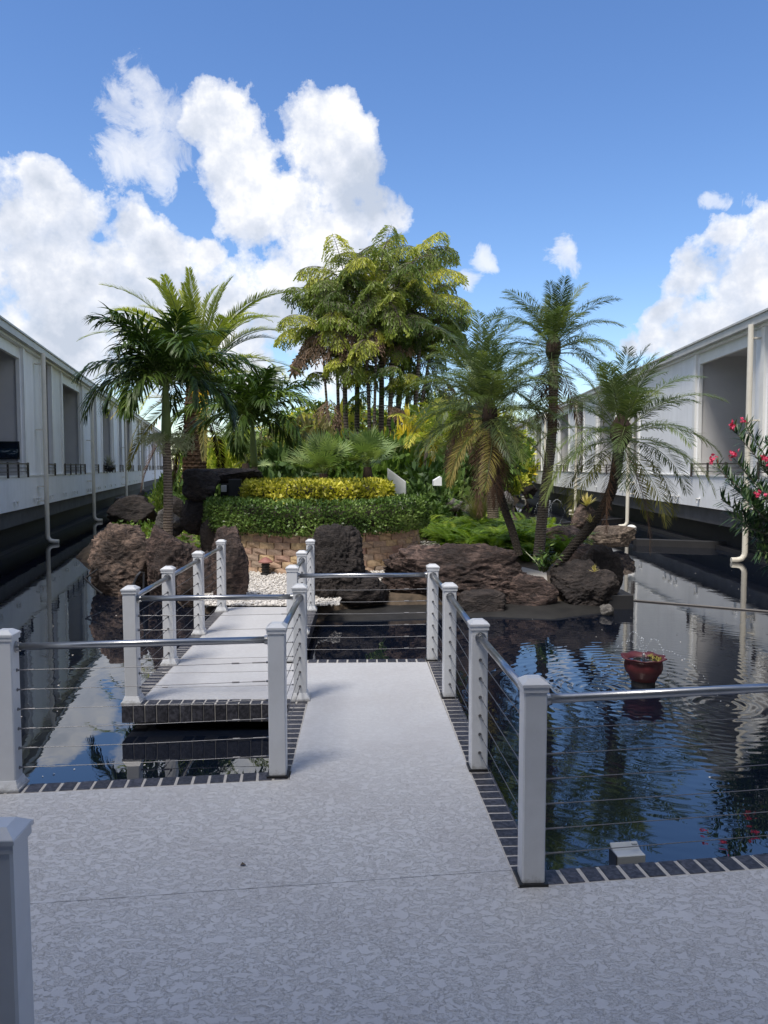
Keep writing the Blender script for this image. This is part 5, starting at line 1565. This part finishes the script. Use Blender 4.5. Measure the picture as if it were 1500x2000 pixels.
single('thicket_stems', mb, M['trunk_grey'], 'many thin grey stems standing inside the thicket', 'stems', (0, 24, 0), kind='stuff')
# ground cover on the island
mb = MB(); mb.c = []; rnd = random.Random(23)
n_ = 0
while n_ < 16000:
    Y = 14 + 30 * rnd.random() ** 1.5; X = rnd.uniform(-13, 7)
    if not inside(X, Y, SHORE): continue
    if X > -3.7 and X < 1.7 and Y < 17.2: continue
    if min(seg_d(X, Y, SHORE[i - 1], SHORE[i]) for i in range(len(SHORE))) < .35: continue
    z = gz(X, Y) + rnd.uniform(0, .22); s = rnd.uniform(.08, .2)
    d = Vector((rnd.gauss(0, 1), rnd.gauss(0, 1), abs(rnd.gauss(.5, .6)))).normalized(); sd = d.cross(Vector((rnd.gauss(0, 1), rnd.gauss(0, 1), 1))).normalized() * s * .25
    p = Vector((X, Y, z)); m_ = p + d * s * .5
    mb.add([p, m_ - sd, m_ + sd, p + d * s], [(0, 1, 3, 2)], 0); mb.c += [noise.noise(Vector((X * .7, Y * .7, 0))) * .6 + .5 + rnd.gauss(0, .15)] * 4; n_ += 1
single('ground_cover', mb, M['green_a'], 'low leafy ground cover over the garden soil', 'ground cover', (0, 14, 0), kind='stuff')

# ================================================================ OLEANDER
M['ole'] = m_leaf('oleander_leaf', (0.012, 0.030, 0.016), (0.032, 0.062, 0.030), (0.075, 0.11, 0.045), rough=.38, trans=.15, attr=True)
M['pink'] = m_leaf('pink_petal', (0.26, 0.012, 0.045), (0.40, 0.03, 0.08), (0.55, 0.10, 0.17), rough=.5, trans=.3, attr=True, nsc=30)
ob = Vector((4.75, 8.0, -0.1))
mb = MB(); mb.lathe([(0.8, -.5), (0.75, .1), (.68, .12), (.66, 0.05)], (ob.x + .2, ob.y, -.1), 24)
single('shrub_planter', mb, M['gray_conc'], 'round grey planter in the right pond that holds the oleander, out past the right edge', 'planter', (ob.x + .2, ob.y, -.4))
t = thing('oleander', 'oleander bush with narrow dark leaves and pink flowers at the right edge', 'flowering shrub', ob)
tips = [(1432, 838, 8.0), (1456, 832, 8.1), (1400, 912, 7.9), (1440, 905, 7.7), (1408, 975, 8.0), (1430, 1010, 7.9), (1445, 960, 7.9), (1480, 900, 8.2), (1495, 860, 8.3), (1505, 905, 7.9), (1470, 1000, 7.9), (1520, 950, 8.1), (1462, 935, 8.4),
        (1500, 1010, 8.0), (1455, 975, 7.6), (1480, 1075, 7.7), (1500, 1100, 7.9), (1475, 1050, 8.0), (1540, 1060, 7.8), (1520, 1090, 7.8), (1560, 870, 8.2), (1600, 930, 8.0), (1580, 1000, 8.2), (1620, 850, 8.5), (1660, 900, 7.9), (1700, 960, 8.3), (1640, 1050, 7.9), (1540, 820, 8.4), (1425, 945, 8.1), (1450, 1025, 7.7), (1490, 960, 7.6), (1510, 985, 7.6)]
stm = MB(); lv = MB(); lv.c = []; rnd = random.Random(31)
for i, (px, py, Y) in enumerate(tips):
    tp = D(px, py, Y)
    mid = ob.lerp(tp, .55) + Vector((.12, rnd.uniform(-.1, .1), .12 if py < 990 else .25))
    C = curve_pts([ob + Vector((rnd.gauss(0, .1), rnd.gauss(0, .1), 0)), mid, tp], 30)
    stm.tube(C, [.013 * (1 - .75 * k / len(C)) for k in range(len(C))], 5, cap=False)
    acc = 0
    for k in range(int(len(C) * .42), len(C)):
        f = k / len(C); dr = (C[k] - C[k - 1]).normalized()
        reps = 7 if f < .8 else 12
        for j in range(reps):
            an = rnd.uniform(0, 2 * PI); s1 = dr.orthogonal().normalized(); s2 = dr.cross(s1)
            d = dr * rnd.uniform(.35, .95) + (s1 * math.cos(an) + s2 * math.sin(an))
            c0 = len(lv.v); leaf_blade(lv, C[k].lerp(C[k - 1], rnd.random()), d, rnd.uniform(.11, .185), .020, .05, 5); lv.c += [rnd.random()] * (len(lv.v) - c0)
part('stem', stm, M['trunk_grey'], t); part('foliage', lv, M['ole'], t)
for i, (px, py, Y, n) in enumerate(((1429, 832, 7.95, 16), (1456, 822, 8.1, 5), (1430, 888, 7.7, 15), (1391, 899, 7.9, 9), (1493, 896, 7.85, 14), (1482, 968, 7.6, 9), (1585, 850, 8.2, 12))):
    c = D(px, py, Y); mb = MB(); mb.c = []
    for k in range(n):
        q = c + Vector((rnd.gauss(0, .024), rnd.gauss(0, .024), rnd.gauss(0, .021))); ax = Vector((rnd.gauss(0, .8), -1 + rnd.gauss(0, .6), rnd.gauss(.3, .6))).normalized()
        s1 = ax.orthogonal().normalized(); s2 = ax.cross(s1)
        for j in range(5):
            a = 2 * PI * j / 5 + rnd.uniform(-.2, .2); d = s1 * math.cos(a) + s2 * math.sin(a) + ax * rnd.uniform(.1, .7)
            c0 = len(mb.v); leaf_blade(mb, q, d, rnd.uniform(.018, .027), .017, .1, 5, up=ax); mb.c += [rnd.random()] * (len(mb.v) - c0)
    part('flower_cluster', mb, M['pink'], t)

# ================================================================ UNSEEN BLOCK ADDED TO SHADE THE DECK, WITH PORCH
mb = MB(); mb.prism([(-16, -9), (16, -9), (16, -3.2), (-16, -3.2)], -0.9, 17.0)
t = thing('shade_block', 'tall unseen block added to shade the terrace, with a covered porch', 'building', (0, -3.2, 0))
part('wall', mb, plain('shade_block_wall', (0.7, 0.69, 0.67), .85), t)
mb = MB(); mb.prism([(-16, -3.195), (16, -3.195), (16, 0.75), (-16, 0.75)], 3.4, 3.65); part('porch_roof', mb, M['white_wall'], t)
for x in (-9, -4.2, 4.4, 9.5):
    mb = MB(); mb.box((x, 0.3, 1.698), (.4, .4, 3.4)); part('porch_column', mb, M['white_wall'], t)
